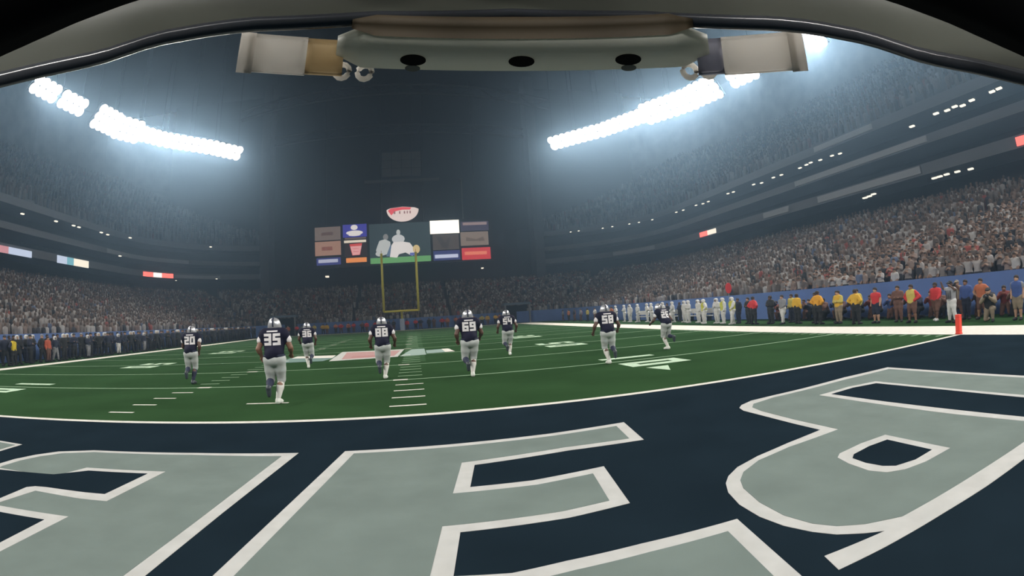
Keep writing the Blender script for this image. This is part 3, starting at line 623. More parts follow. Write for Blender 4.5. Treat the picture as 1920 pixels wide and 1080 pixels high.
# ------------------------------------------------------------------ the eight running players
JNAVY = mat('jersey_navy', (0.0075, 0.008, 0.024), 0.8, noise=0.15, scale=9, spec=0.2)
PANTS = mat('pants_silver', (0.42, 0.45, 0.44), 0.6, noise=0.08, scale=7)
SOCKW = mat('sock_white', (0.62, 0.62, 0.58), 0.8); SOCKN = mat('sock_navy', (0.012, 0.018, 0.045), 0.8)
SHOEW = mat('shoe_white', (0.60, 0.63, 0.58), 0.5); SHOED = mat('shoe_dark', (0.03, 0.04, 0.05), 0.5)
HELM = mat('helmet_silver', (0.52, 0.53, 0.55), 0.28, metal=0.55); MASKM = mat('mask_grey', (0.25, 0.26, 0.28), 0.4, metal=0.5)
NUMM = mat('number_white', (0.68, 0.67, 0.68), 0.8)
def player(x, y, number, label, gait=1, lean=0.26, arms=(0.0, 0.0), scale=1.0, rot=0.0, build=1.12, tone=2, sock=(SOCKW, SOCKN), back_lift=0.30, h=0.0165, side_lean=0.0, stride=1.0, arm_out=0.0, white_back=False):
    """gait +1: right foot planted, left leg swinging behind; -1 the other way round"""
    t = thing('football_player', label, 'player', (x, y, 0), rot, 'players running up the field in navy jerseys'); t.scale = (scale,) * 3
    hz = 0.93; hipc = A3(0, 0, hz); dl = A3(side_lean * .5, math.sin(lean), math.cos(lean)); dl = dl / np.linalg.norm(dl)
    hl, hr = hipc + A3(-.10, 0, 0), hipc + A3(.10, 0, 0)
    chest = hipc + dl * .47; neck = hipc + dl * .57 + A3(0, .01, 0); head = hipc + dl * .70 + A3(side_lean * .05, .05, .03)
    shl = hipc + dl * .50 + A3(-.235, 0, .0); shr = hipc + dl * .50 + A3(.235, 0, .0)
    sw = arms
    def arm(sh, s, q):           # q > 0 swings forward, q < 0 back
        el = sh + A3(s * (.11 + arm_out), -.06 + .20 * q, -.26); wr = el + A3(-s * .03 + s * arm_out * .8, .13 + .12 * q, -.16 + .10 * max(q, 0)); return (sh, el, wr)
    al, ar = arm(shl, -1, sw[0]), arm(shr, 1, sw[1])
    def planted(s, hp): kn = hp + A3(-s * .012, .13 * stride, -.42); an = A3(s * .02, -.06 * stride, .095); return (hp, kn, an, an + A3(s * .03, .17, -.052))
    def swinging(s, hp): kn = hp + A3(s * .045, .10 * stride, -.43); an = kn + A3(-s * .04, -.36, -.30 + back_lift * .6); return (hp, kn, an, an + A3(0, -.02, -.16))
    legs = [swinging(-1, hl), planted(1, hr)] if gait > 0 else [planted(-1, hl), swinging(1, hr)]
    G = skeleton(hl, hr, chest, neck, head, (al, ar), legs, build)
    # shoulder pads under the jersey
    pads = [(chest + A3(-.19, -.01, .05), chest + A3(.19, -.01, .05), .125, .125), (chest + A3(-.08, -.03, -.08), chest + A3(.08, -.03, -.08), .13, .13)]
    nm = lambda m: [m]
    me, _, _ = sdf_mesh('body', flat(G, ALLK), h, .02); from_mesh('body', me, t, nm(skin(tone)))
    sleeves = [(c[0], c[0] * .25 + c[1] * .75, c[2], c[3]) for c in G['upper_arm'][::2]]
    waist = [(hipc + A3(-.06, 0, .10), hipc + A3(.06, 0, .10), .125, .125), (hipc + A3(-.03, -.045, .10), hipc + A3(.03, -.04, .14), .118 * build, .115 * build)]
    jc = G['torso'] + pads + sleeves + waist
    me, JV, JF = sdf_mesh('jersey', jc, h, .04, .020); j = from_mesh('jersey', me, t, nm(JNAVY))
    zc = hz + .07
    me, _, _ = sdf_mesh('pants', G['pelvis'] + G['thigh'] + [(c[0], c[0] * .8 + c[1] * .2, c[2], c[3]) for c in G['shin'][::2]], h, .022, .018, lambda D, X, Y, Z: np.maximum(D, Z - (zc + .03))); from_mesh('pants', me, t, nm(PANTS))
    me, _, _ = sdf_mesh('belt', [(hipc + A3(-.07, 0, .09), hipc + A3(.07, 0, .09), .128 * build, .128 * build)], h, .03, .020, lambda D, X, Y, Z: np.maximum(D, np.abs(Z - zc - .01) - .025)); from_mesh('belt', me, t, nm(SOCKN))
    for i, s in ((0, -1), (1, 1)):
        hp, kn, an, to = legs[i]; sm = sock[0] if (i == 1) == (gait > 0) else sock[1]
        me, _, _ = sdf_mesh('sock', [(kn * .78 + an * .22, kn * .6 + an * .4, .064 * build, .066 * build), (kn * .6 + an * .4, an, .066 * build, .044)], h, .02, .004); from_mesh('sock', me, t, nm(sm))
        me, _, _ = sdf_mesh('shoe', G['foot'][3 * i:3 * i + 3], h * .8, .03, .008); from_mesh('shoe', me, t, nm(SHOEW if sm is SOCKW else SHOED))
        # white stripes over the shoulder
        sp = (shl, shr)[i]; el = (al, ar)[i][1]
        me, _, _ = sdf_mesh('shoulder_stripe', [(sp + A3(-s * .03, 0, .055), sp * .6 + el * .4 + A3(s * .015, 0, .01), .058 * build, .054 * build)], h, .02, .024); from_mesh('shoulder_stripe', me, j, nm(NUMM))
    # helmet: shell with ear covers and an open face
    hc = head + A3(0, -.005, .015)
    hc_caps = [(hc + A3(0, -.02, .01), hc + A3(0, .02, .01), .128, .124), (hc + A3(-.035, -.02, -.06), hc + A3(.035, -.02, -.06), .112, .112), (hc + A3(-.05, .03, -.075), hc + A3(.05, .03, -.075), .088, .088)]
    def face(D, X, Y, Z): return np.maximum(np.maximum(D, -np.maximum(np.maximum(hc[1] + .055 - Y, np.abs(X - hc[0]) - .085), np.maximum(Z - (hc[2] + .055), hc[2] - .2 - Z))), (hc[2] - .15) - Z)
    me, _, _ = sdf_mesh('helmet', hc_caps, h * .75, .05, 0, face); hm_ = from_mesh('helmet', me, t, nm(HELM))
    st = []; sf = []
    for i, a in enumerate(np.linspace(math.radians(25), math.radians(200), 15)):
        c_ = hc + A3(0, 0, .01); d = A3(0, math.cos(a), math.sin(a)); r = .1345 if math.sin(a) > 0 else .136
        if a > math.pi: c_ = c_ + A3(0, -.0, -.02); 
        p = c_ + d * r + A3(0, -.018 if math.cos(a) < 0 else .015, 0)
        st += [p + A3(-.017, 0, 0), p + A3(.017, 0, 0)]
        if i: sf.append((2 * i - 2, 2 * i - 1, 2 * i + 1, 2 * i))
    mesh_obj('helmet_stripe', st, sf, SOCKN, hm_)
    for dz in (-.03, -.075, -.115):
        MB().tube([tuple(hc + A3(.105 * math.sin(a), .02 + .15 * math.cos(a), dz)) for a in np.linspace(-1.25, 1.25, 9)], .008, 6).build('mask_bar', MASKM, hm_, True)
    # number on the back, wrapped on to the cloth
    bv = BVHTree.FromPolygons([Vector(v) for v in JV], [tuple(f) for f in JF])
    def wrap(polys, ox, oz, name, m, par):
        v = []; f = []
        for P in polys:
            xs = [p[0] for p in P]; zs = [p[1] for p in P]; nx = max(1, round((max(xs) - min(xs)) / .02)); nz = max(1, round((max(zs) - min(zs)) / .02)); base = len(v); ok = True; g = []
            for i in range(nx + 1):
                for k in range(nz + 1):
                    xx = ox + min(xs) + (max(xs) - min(xs)) * i / nx; zz = oz + min(zs) + (max(zs) - min(zs)) * k / nz
                    hit = bv.ray_cast(Vector((xx + side_lean * .35 * (zz - hz), -1.2, zz)), Vector((0, 1, 0)))
                    if hit[0] is None: ok = False; break
                    g.append(tuple(hit[0] + Vector((0, -.007, 0))))
                if not ok: break
            if not ok: continue
            v += g
            for i in range(nx):
                for k in range(nz): a = base + i * (nz + 1) + k; f.append((a, a + nz + 1, a + nz + 2, a + 1))
        if f: mesh_obj(name, v, f, m, par)
    w, hh, tt = .165, .245, .058; zc0 = hz + .47 * math.cos(lean) - .165
    for i, ch in enumerate(number): wrap(digit_polys(ch, w, hh, tt), (-.180 if i == 0 else .015), zc0, 'number_digit', NUMM, j)
    wrap([[(-.12, 0), (.12, 0), (.12, .028), (-.12, .028)]], 0, zc0 + hh + .03, 'name_strip', NUMM, j)
    return t
player(-3.35, 2.31, '35', 'nearest player, number 35 in navy jersey and silver pants, running away', 1, .20, (-.2, .3), 1.11, 0, 1.2, 1)
player(-7.72, 7.13, '20', 'leftmost player, number 20, running away past the left hash marks', 1, .30, (.5, -.4), 1.085, .10, 1.12, 2, (SOCKN, SOCKN), arm_out=-.03)
player(-4.54, 11.98, '36', 'player number 36 just right of number 35 and farther away', -1, .30, (.4, -.2), 1.055, .12, 1.1, 2, (SOCKW, SOCKN), side_lean=-.04)
player(-1.05, 6.55, '88', 'player number 88 running left of the right hash marks below goal post', 1, .22, (-.1, .1), 1.065, 0, 1.14, 2, arm_out=.02)
player(1.56, 5.58, '69', 'player number 69 running in mid picture right of the hash marks', 1, .20, (-.25, .35), 1.095, 0, 1.18, 2)
player(3.89, 12.27, '54', 'small distant player number 54 just right of number 69', 1, .20, (0, 0), 1.075, 0, 1.1, 2, arm_out=.03)
player(5.89, 5.69, '58', 'player number 58 running over the painted ten, right arm stretched out', -1, .24, (-.1, .2), 1.04, -.05, 1.12, 2, arm_out=.05, side_lean=.02)
player(9.32, 8.32, '26', 'rightmost player on the turf, number 26, leaning left with one foot kicked up', -1, .45, (.6, -.5), 1.02, .25, 1.05, 2, (SOCKW, SOCKN), .45, side_lean=-.10)

# ------------------------------------------------------------------ people standing along the field
def stand_pose(kind):
    hz = .90; hl, hr = A3(-.095, 0, hz), A3(.095, 0, hz); chest = A3(0, .01, hz + .44); neck = A3(0, .015, hz + .54); head = A3(0, .03, hz + .67)
    shl, shr = A3(-.19, 0, hz + .47), A3(.19, 0, hz + .47)
    leg = lambda s, dx=0, dy=0: (A3(s * .095, 0, hz), A3(s * (.105 + dx / 2), .03 + dy / 2, .48), A3(s * (.11 + dx), dy, .09), A3(s * (.14 + dx), dy + .17, .045))
    legs = [leg(-1), leg(1)]
    if kind == 'relaxed': arms = [(shl, A3(-.25, -.03, 1.12), A3(-.26, .05, .88)), (shr, A3(.25, -.03, 1.12), A3(.26, .05, .88))]
    elif kind == 'akimbo': arms = [(shl, A3(-.38, -.05, 1.16), A3(-.19, .08, 1.0)), (shr, A3(.38, -.05, 1.16), A3(.19, .08, 1.0))]; legs = [leg(-1, .06), leg(1, .06)]
    elif kind == 'folded': arms = [(shl, A3(-.25, .05, 1.14), A3(.05, .21, 1.17)), (shr, A3(.25, .05, 1.14), A3(-.05, .22, 1.14))]
    elif kind == 'camera': arms = [(shl, A3(-.30, .14, 1.22), A3(-.09, .24, 1.50)), (shr, A3(.30, .14, 1.22), A3(.09, .24, 1.50))]; legs = [leg(-1, .05, -.05), leg(1, .05, .1)]
    elif kind == 'raised': arms = [(shl, A3(-.36, .10, 1.36), A3(-.14, .22, 1.55)), (shr, A3(.42, .05, 1.42), A3(.40, .15, 1.66))]; legs = [leg(-1, .07), leg(1, .07)]
    elif kind == 'step': arms = [(shl, A3(-.25, .10, 1.14), A3(-.22, .25, .98)), (shr, A3(.27, -.12, 1.13), A3(.26, -.05, .90))]; legs = [leg(-1, 0, .16), leg(1, 0, -.14)]
    elif kind == 'kneel':
        d = A3(0, 0, -.40); hl, hr, chest, neck, head = hl + d, hr + d, chest + d + A3(0, .1, 0), neck + d + A3(0, .13, 0), head + d + A3(0, .17, 0); shl, shr = shl + d + A3(0, .1, 0), shr + d + A3(0, .1, 0)
        arms = [(shl, shl + A3(-.10, .16, -.20), shl + A3(.12, .30, .0)), (shr, shr + A3(.10, .16, -.20), shr + A3(-.12, .30, .0))]
        legs = [(hl, hl + A3(-.08, .38, .0), hl + A3(-.10, .36, -.41), hl + A3(-.12, .52, -.455)), (hr, hr + A3(.08, .10, -.42), hr + A3(.08, -.33, -.42), hr + A3(.08, -.46, -.44))]
    return hl, hr, chest, neck, head, arms, legs
TPL = {}
def template(kind, h=0.034, build=1.08):
    """shared meshes of one pose: body, top, trousers (long / short), shoes, cap, hair, vest, bag"""
    if kind in TPL: return TPL[kind]
    hl, hr, chest, neck, head, arms, legs = stand_pose(kind); G = skeleton(hl, hr, chest, neck, head, arms, legs, build, False); T = {}
    T['body'] = sdf_mesh('body', flat(G, ALLK), h, .03)[0]
    mid = (hl + hr) / 2; hem = [(mid + A3(-.06, 0, .04), mid + A3(.06, 0, .04), .12, .12)]
    T['top'] = sdf_mesh('top', G['torso'] + hem + G['upper_arm'] + G['forearm'], h, .04, .022)[0]
    T['tshirt'] = sdf_mesh('tshirt', G['torso'] + hem + [(c[0], c[0] * .2 + c[1] * .8, c[2], c[3]) for c in G['upper_arm'][::2]], h, .04, .022)[0]
    T['vest'] = sdf_mesh('vest', G['torso'] + hem, h, .04, .036)[0]
    T['trousers'] = sdf_mesh('trousers', G['pelvis'] + G['thigh'] + G['shin'], h, .04, .016)[0]
    T['shorts'] = sdf_mesh('shorts', G['pelvis'] + G['thigh'], h, .04, .022)[0]
    T['shoes'] = None
    T['shoe0'] = sdf_mesh('shoe', G['foot'][:3], .026, .03, .010)[0]; T['shoe1'] = sdf_mesh('shoe', G['foot'][3:], .026, .03, .010)[0]
    T['hair'] = sdf_mesh('hair', [(head + A3(0, -.02, .03), head + A3(0, -.015, .055), .095, .096)], .022, .03, .006, lambda D, X, Y, Z: np.maximum(D, -(Z - head[2] + .01 + .6 * (Y - head[1]) * -1) if False else np.maximum(D, (head[2] + .0 - Z) + .55 * (Y - head[1]))))[0]
    T['cap'] = sdf_mesh('cap', [(head + A3(0, -.01, .05), head + A3(0, -.005, .07), .098, .094), (head + A3(-.05, .11, .058), head + A3(.05, .11, .058), .035, .035)], .022, .03, .006, lambda D, X, Y, Z: np.maximum(D, (head[2] + .035) - Z))[0]
    T['helmet'] = sdf_mesh('helmet', [(head + A3(0, -.02, .03), head + A3(0, .02, .03), .128, .122), (head + A3(-.03, -.01, -.05), head + A3(.03, -.01, -.05), .11, .11)], .026, .04, 0, lambda D, X, Y, Z: np.maximum(D, -np.maximum(np.maximum(head[1] + .06 - Y, np.abs(X) - .08), Z - head[2] - .06)))[0]
    T['head'] = head; T['wr'] = (arms[0][2], arms[1][2])
    TPL[kind] = T; return T
BLK = (0.012, 0.014, 0.017); NVY = (0.012, 0.017, 0.04); WHT = (0.55, 0.56, 0.56); GRY = (0.20, 0.21, 0.23); YLW = (0.60, 0.36, 0.03); LYL = (0.50, 0.42, 0.10); REDC = (0.50, 0.03, 0.035); KHK = (0.22, 0.18, 0.13); BRN = (0.12, 0.06, 0.045); ORA = (0.42, 0.13, 0.06); BLU = (0.04, 0.08, 0.25); GRN = (0.02, 0.05, 0.04); LIM = (0.45, 0.46, 0.05)
PN = {'n': 0}
def person(x, y, kind, label, top, leg, rot=math.pi / 2, tone=0, head='hair', headc=(0.03, 0.02, 0.015), garment='top', legs='trousers', vest=None, shoe=BLK, group=None, scale=1.0, camera=False):
    """rot: heading; 0 faces up the field"""
    T = template(kind); t = thing('person', label, 'person', (x, y, 0), rot, group); t.scale = (scale * 1.16, scale * 1.12, scale)
    from_mesh('body', T['body'], t, [skin(tone)])
    o = from_mesh('shirt' if garment == 'tshirt' else 'jacket', T[garment], t, [cloth(top)])
    from_mesh(legs, T[legs], t, [cloth(leg)])
    for k in ('shoe0', 'shoe1'): from_mesh('shoe', T[k], t, [cloth(shoe)])
    if vest: from_mesh('vest', T['vest'], t, [cloth(vest)])
    from_mesh(head, T[head], t, [cloth(headc)])
    if camera:
        w = (T['wr'][0] + T['wr'][1]) / 2 + A3(0, .06, .03)
        cm = MB().box(tuple(w), (.17, .11, .13)).tube([tuple(w + A3(0, .05, 0)), tuple(w + A3(0, .30, 0))], .055, 10); c = cm.build('camera_body', cloth(BLK), None); c.location = (x, y, 0); c.rotation_euler = (0, 0, rot); c.scale = (scale * 1.16, scale * 1.12, scale)
        c.name = 'photo_camera'; tag(c, 'black long-lens camera held by ' + label.split(' ', 1)[0] + ' ' + ' '.join(label.split(' ')[1:5]), 'camera')
    return t
LFT = math.pi / 2      # faces the field from the right side line
P = person
# right side line, from the near end to the far end
P(21.3, -0.1, 'relaxed', 'person in blue vest at the right picture edge on the side line', GRY, KHK, LFT, 0, vest=BLU, legs='shorts', garment='tshirt')
P(21.2, 1.25, 'kneel', 'photographer in khaki kneeling with a long lens behind the pylon', KHK, KHK, LFT + .2, 0, 'cap', BLK, vest=BLK, camera=True)
P(22.1, 2.15, 'akimbo', 'person in orange-red top between the pylon and the kneeling photographer', ORA, BRN, LFT, 3, garment='tshirt', legs='shorts')
P(22.3, 3.1, 'relaxed', 'person in dark navy standing just behind the striped official', BLU, NVY, LFT, 1)
ref = P(20.75, 3.0, 'raised', 'official in striped shirt and white trousers raising both hands beside pylon', (0.30, 0.31, 0.34), WHT, LFT - .3, 2, 'cap', BLK, garment='tshirt', shoe=BLK)
for k in range(5):
    zz = .95 + .0; 
    MB().box((-.14 + .07 * k, -.155, 1.16), (.025, .012, .36)).build('black_stripe', cloth(BLK), ref); MB().box((-.14 + .07 * k, .165, 1.16), (.025, .012, .36)).build('black_stripe', cloth(BLK), ref)
P(22.6, 3.75, 'camera', 'photographer in brown jacket aiming a camera left of the striped official', BRN, BRN, LFT, 3, 'cap', KHK, vest=KHK, camera=True)
P(21.8, 4.55, 'step', 'person in bright red top with white socks left of the striped official', REDC, BRN, LFT, 2, 'hair', garment='top', legs='shorts', shoe=WHT)
P(21.0, 5.45, 'akimbo', 'person in yellow vest over red sleeves and dark red shorts', REDC, BRN, LFT, 1, vest=LYL, legs='shorts')
P(21.6, 6.75, 'folded', 'person in brown coat standing between red shirt and yellow vest', BRN, BRN, LFT + .3, 3)
P(21.0, 7.75, 'relaxed', 'person in red shirt navy shorts and bare legs', REDC, NVY, LFT, 0, garment='tshirt', legs='shorts')
P(20.5, 8.75, 'akimbo', 'tall person in yellow jacket and black trousers, rightmost yellow jacket', YLW, BLK, LFT + math.pi, 1)
P(22.4, 10.3, 'relaxed', 'person in pale yellow top half hidden behind the rightmost yellow jackets', LYL, NVY, LFT, 0)
P(20.9, 10.35, 'folded', 'person in light yellow vest and khaki trousers, second yellow from right', LYL, KHK, LFT, 0, vest=YLW)
P(21.4, 10.9, 'relaxed', 'person in black standing right of the orange-yellow jacket', GRN, BLK, LFT, 1)
P(20.5, 11.6, 'akimbo', 'broad person in orange-yellow jacket and black trousers', (0.62, 0.30, 0.02), BLK, LFT + math.pi, 1, scale=1.04)
P(21.3, 12.6, 'folded', 'person in dark green standing left of the orange-yellow jacket', GRN, BLK, LFT, 2)
P(20.9, 13.8, 'relaxed', 'slim person in yellow jacket and black trousers, leftmost yellow jacket', YLW, BLK, LFT + math.pi, 2)
P(20.7, 14.9, 'step', 'person in grey shirt and white trousers left of the yellow jackets', GRY, WHT, LFT, 0)
P(21.9, 15.4, 'relaxed', 'person in olive vest behind the grey shirt', LYL, NVY, LFT, 1)
P(20.8, 16.2, 'folded', 'person in black coat right of the red jacket', BLK, BLK, LFT, 2)
P(21.4, 16.9, 'akimbo', 'person in dark jacket close behind the red jacket', NVY, BLK, LFT, 1)
P(20.4, 17.5, 'akimbo', 'broad person in bright red jacket and black trousers', REDC, BLK, LFT + math.pi, 1, scale=1.02)
P(20.9, 18.7, 'folded', 'person in black left of the red jacket', BLK, BLK, LFT, 0)
def bench_player(x, y, kind, label, vest=None, h=True, grp='white jersey players on the right side line', sc_=1.06):
    return P(x, y, kind, label, WHT, WHT, LFT + random.uniform(-.4, .4), 2, 'helmet' if h else 'hair', WHT if h else (0.03, .02, .015), vest=vest, shoe=WHT, group=grp, scale=sc_)
bench_player(20.35, 19.8, 'step', 'tall player in white with yellow vest and helmet under the red marker', LIM)
P(21.2, 20.3, 'relaxed', 'person in dark navy between the yellow-vested players', NVY, NVY, LFT, 1)
bench_player(20.8, 21.6, 'relaxed', 'player in white with yellow vest, middle of three yellow vests', LIM)
bench_player(20.9, 22.6, 'folded', 'player in white without vest between two yellow vests')
bench_player(20.6, 23.9, 'akimbo', 'player in white with yellow vest, farthest of three yellow vests', LIM)
bench_player(21.2, 24.9, 'relaxed', 'player in white helmet just left of the yellow vests')
for i, (x, y) in enumerate([(21.6, 26.4), (21.4, 27.6), (21.8, 29.0), (21.5, 30.6), (21.9, 33.2), (21.6, 35.0), (22.0, 36.8), (21.8, 38.6), (21.8, 40.6), (22.1, 42.8), (22.0, 45.0)]):
    bench_player(x, y, ('relaxed', 'folded', 'akimbo', 'step')[i % 4], 'player in white jersey and white pants waiting on the right side line')
for i, y in enumerate((25.6, 28.2, 31.8, 34.2, 37.8)): P(22.9, y, ('folded', 'relaxed')[i % 2], 'staff member in dark navy behind the white jersey players', NVY, BLK, LFT, i % 4, group='dark staff behind the white jerseys')
FARC = [ORA, YLW, GRY, REDC, WHT, ORA, LYL, BRN, GRY, REDC, NVY, ORA]
for i, y in enumerate(np.linspace(47.5, 68, 15)): P(22.5 + .5 * (i % 2), y, ('relaxed', 'folded', 'step')[i % 3], 'distant person in %s on the far right side line' % {0: 'an orange top', 1: 'a yellow top', 2: 'a grey top', 3: 'a red top', 4: 'a white top', 5: 'an orange top', 6: 'a pale yellow top', 7: 'a brown top', 8: 'a grey top', 9: 'a red top', 10: 'a navy top', 11: 'an orange top'}[i % 12], FARC[i % 12], BRN if i % 3 else BLK, LFT, i % 4, group='distant people on the right side line')
for i, y in enumerate(np.arange(1.0, 19.5, .72)):      # crouching row along the foot of the wall
    c = [BRN, (0.16, 0.03, 0.03), NVY, BRN, (0.10, 0.05, 0.05), BLU][i % 6]; cn = ['brown', 'dark red', 'navy', 'brown', 'dull maroon', 'blue'][i % 6]
    P(23.55 + .25 * (i % 2), y, 'kneel', 'person in %s crouching at the foot of the right blue wall' % cn, c, BRN if i % 2 else BLK, LFT + random.uniform(-.3, .3), i % 4, group='crouching row under the right wall')
# red round marker held up on a pole
MK = thing('sideline_marker', 'red oval marker on a pole above the yellow-vested players', 'marker', (20.9, 20.9, 0))
MB().tube([(0, 0, 0), (0, 0, 2.15)], .025, 8).build('pole', cloth(GRY), MK)
MB().prism([(.24 * math.cos(a), 2.45 + .36 * math.sin(a)) for a in np.linspace(0, 2 * math.pi, 20, endpoint=False)], lambda a, b, d: (a, d - .04, b), .08).build('sign', cloth(REDC), MK)
# benches with white covers behind the players
for y in (29.5, 35.5, 41.0):
    B_ = thing('team_bench', 'long white-covered bench behind the white jerseys, %s' % {29.5: 'nearest', 35.5: 'middle', 41.0: 'farthest'}[y], 'bench', (23.6, y, 0), 0, 'team benches on the right')
    MB().box((0, 0, .45), (.45, 3.6, .08)).build('seat', cloth(WHT), B_); MB().box((.2, 0, .85), (.08, 3.6, .42)).build('backrest', cloth(WHT), B_)
    for yy in (-1.5, 1.5): MB().box((0, yy, .21), (.4, .08, .42)).build('leg', cloth(BLK), B_); MB().box((.2, yy, .55), (.06, .08, .5)).build('back_post', cloth(BLK), B_)
# left side line: dark team
RGT = -math.pi / 2
ys = np.arange(15.6, 74, 0.44); nl = 0
for i, y in enumerate(ys):
    x = -26.2 - .85 * (i % 3) - .3 * random.random(); kind = ('relaxed', 'folded', 'akimbo', 'step')[int(rng.integers(4))]
    if i == 4: P(-26.0, y, 'akimbo', 'person in yellow vest on the left side line near the picture edge', NVY, BLK, RGT + math.pi, 1, vest=(0.55, 0.42, 0.02)); continue
    if i == 13: P(-26.1, y, 'relaxed', 'person in red-orange top among the dark team on the left', (0.40, 0.08, 0.04), BRN, RGT, 0); continue
    if i in (15, 25, 36, 47): P(-26.1, y, kind, 'player in navy jersey with pale pants, %s along the left side line' % {15: 'first', 25: 'second', 36: 'third', 47: 'fourth'}[i], NVY, GRY if i % 2 else WHT, RGT, 2, 'helmet', WHT); continue
    hd = 'helmet' if i % 4 == 2 else ('cap' if i % 3 == 0 else 'hair')
    P(x, y, kind, 'left team member in %s %s %s %s' % ('navy' if i % 2 else 'black', {'helmet': 'with helmet', 'cap': 'with cap', 'hair': 'bareheaded'}[hd], {'relaxed': 'arms hanging', 'folded': 'arms folded', 'akimbo': 'hands on hips', 'step': 'stepping'}[kind], 'at the picture edge' if i < 9 else 'near the red top' if i < 20 else 'left of number 20' if i < 60 else 'far beyond number 20'), NVY if i % 2 else BLK, NVY if i % 3 else BLK, RGT + random.uniform(-.5, .5), i % 3, hd, WHT if hd == 'helmet' else (GRY if i % 6 == 0 else BLK), group='dark team on the left side line', scale=1.09)
# people behind the far end line
FE = [ORA, REDC, GRY, YLW, LYL, YLW, YLW, ORA, REDC, ORA, REDC, BRN, REDC, REDC, NVY, NVY, BLK, NVY, REDC, REDC, NVY, BLK, BRN, REDC, ORA]
FN = {ORA: 'an orange', REDC: 'a red', GRY: 'a grey', YLW: 'a yellow', LYL: 'a pale yellow', BRN: 'a brown', NVY: 'a navy', BLK: 'a black'}
for i, x in enumerate(np.linspace(-21.5, 15.5, 34)):
    c = FE[i % len(FE)]
    if abs(x - GX) < .7: continue
    P(x + .3 * (i % 2), 77.6 + .5 * (i % 3), ('relaxed', 'folded', 'akimbo')[i % 3], 'tiny person in %s top behind the far end line' % FN[c], c, BLK if i % 2 else BRN, math.pi, i % 4, group='people behind the far end line')
# tunnel canopies at the far corners
for nm, x, lab in (('r', 17.5, 'blue canopied tunnel mouth at the far right corner'), ('l', -22.5, 'pale canopied tunnel mouth at the far left corner')):
    K = thing('tunnel_entrance', lab, 'tunnel entrance', (x, 79.2, 0))
    MB().box((0, 0.2, 3.3), (4.6, 2.6, .35)).build('canopy', mat('canopy_blue', (0.10, 0.15, 0.21), .7), K)
    for s in (-2.1, 2.1): MB().box((s, -.9, 1.56), (.25, .25, 3.12)).build('post', cloth(GRY), K)
    MB().box((0, .5, 1.5), (4.0, .3, 3.0)).build('opening', mat('tunnel_dark', (0.006, 0.008, 0.01), .9), K)

# ================================================================== SPECTATORS
SPEC = [(0.34, 0.33, 0.33), (0.19, 0.175, 0.17), (0.20, 0.15, 0.13), (0.10, 0.085, 0.08), (0.05, 0.055, 0.07), (0.42, 0.42, 0.42), (0.025, 0.03, 0.04), (0.24, 0.19, 0.17), (0.30, 0.08, 0.07), (0.10, 0.14, 0.24)]
SNAME = ['light grey', 'taupe', 'tan', 'brown', 'slate', 'white', 'black', 'beige', 'red', 'blue']
def spectator_mesh(ci, pose):
    hz = .88; hl, hr = A3(-.095, 0, hz), A3(.095, 0, hz); chest = A3(0, .01, hz + .44); neck = A3(0, .015, hz + .54); head = A3(0, .03, hz + .67); shl, shr = A3(-.19, 0, hz + .47), A3(.19, 0, hz + .47)
    arms = [[(shl, A3(-.25, -.03, 1.12), A3(-.24, .1, .92)), (shr, A3(.25, -.03, 1.12), A3(.24, .1, .92))], [(shl, A3(-.34, .06, 1.45), A3(-.26, .08, 1.72)), (shr, A3(.34, .06, 1.45), A3(.26, .08, 1.72))],
            [(shl, A3(-.26, .12, 1.16), A3(-.04, .24, 1.28)), (shr, A3(.26, .12, 1.16), A3(.04, .24, 1.28))]][pose]
    leg = lambda s: (A3(s * .095, 0, hz), A3(s * .1, .02, .48), A3(s * .1, 0, .09), A3(s * .12, .15, .05))
    G = skeleton(hl, hr, chest, neck, head, arms, [leg(-1), leg(1)], 1.15, False)
    me, V, F = sdf_mesh('spectator', flat(G, ALLK), .05, .04, .012)
    c = V[F].mean(1); fm = np.full(len(F), 0)
    fm[c[:, 2] < .9] = 1; fm[c[:, 2] > hz + .56] = 2; fm[(c[:, 2] > head[2] + .03) | ((c[:, 2] > head[2] - .06) & (c[:, 1] < head[1] - .03))] = 3
    for a in arms:
        for w in (a[2],): fm[np.linalg.norm(c - w, axis=1) < .13] = 2
    me.materials.clear()
    for m in (cloth(SPEC[ci]), cloth((0.03, 0.033, 0.045)), mat('spectator_skin_%d' % (pose % 2), [(0.22, 0.14, 0.10), (0.13, 0.08, 0.06)][pose % 2], .6), cloth((0.03, 0.02, 0.015))): me.materials.append(m)
    me.polygons.foreach_set('material_index', fm.astype(np.int32)); return me
# all the seats of the lower stand that the picture shows
seats = []
for r in range(ROWS):
    off = 0.15 + (r + .45) * RD; z = 1.1 + r * RH; Pb = np.array(bowl(off)); d = np.r_[0, np.cumsum(np.linalg.norm(np.diff(Pb, axis=0), axis=1))]
    P0 = np.array(bowl(0)); d0 = np.r_[0, np.cumsum(np.linalg.norm(np.diff(P0, axis=0), axis=1))]
    s = 0.3 + (r % 2) * .25
    while s < d[-1]:
        i = min(np.searchsorted(d, s) - 1, len(d) - 2); i = max(i, 0); q = (s - d[i]) / (d[i + 1] - d[i]); p = Pb[i] * (1 - q) + Pb[i + 1] * q; tng = Pb[i + 1] - Pb[i]; tng = tng / np.linalg.norm(tng)
        s0 = d0[i] * (1 - q) + d0[i + 1] * q
        aisle = (s0 % 17.0) < 0.9
        if not aisle and p[1] > -4 and rng.random() < .95: seats.append((p[0] + rng.normal(0, .06), p[1] + rng.normal(0, .06), z, math.atan2(tng[1], tng[0]), r, s0))
        s += .58
seats = np.array(seats)
dist = np.hypot(seats[:, 0] - CAM[0], seats[:, 1] - CAM[1])
az = np.degrees(np.arctan2(seats[:, 0], seats[:, 1] - CAM[1]))
vis = (az < 72) & (az > -52)
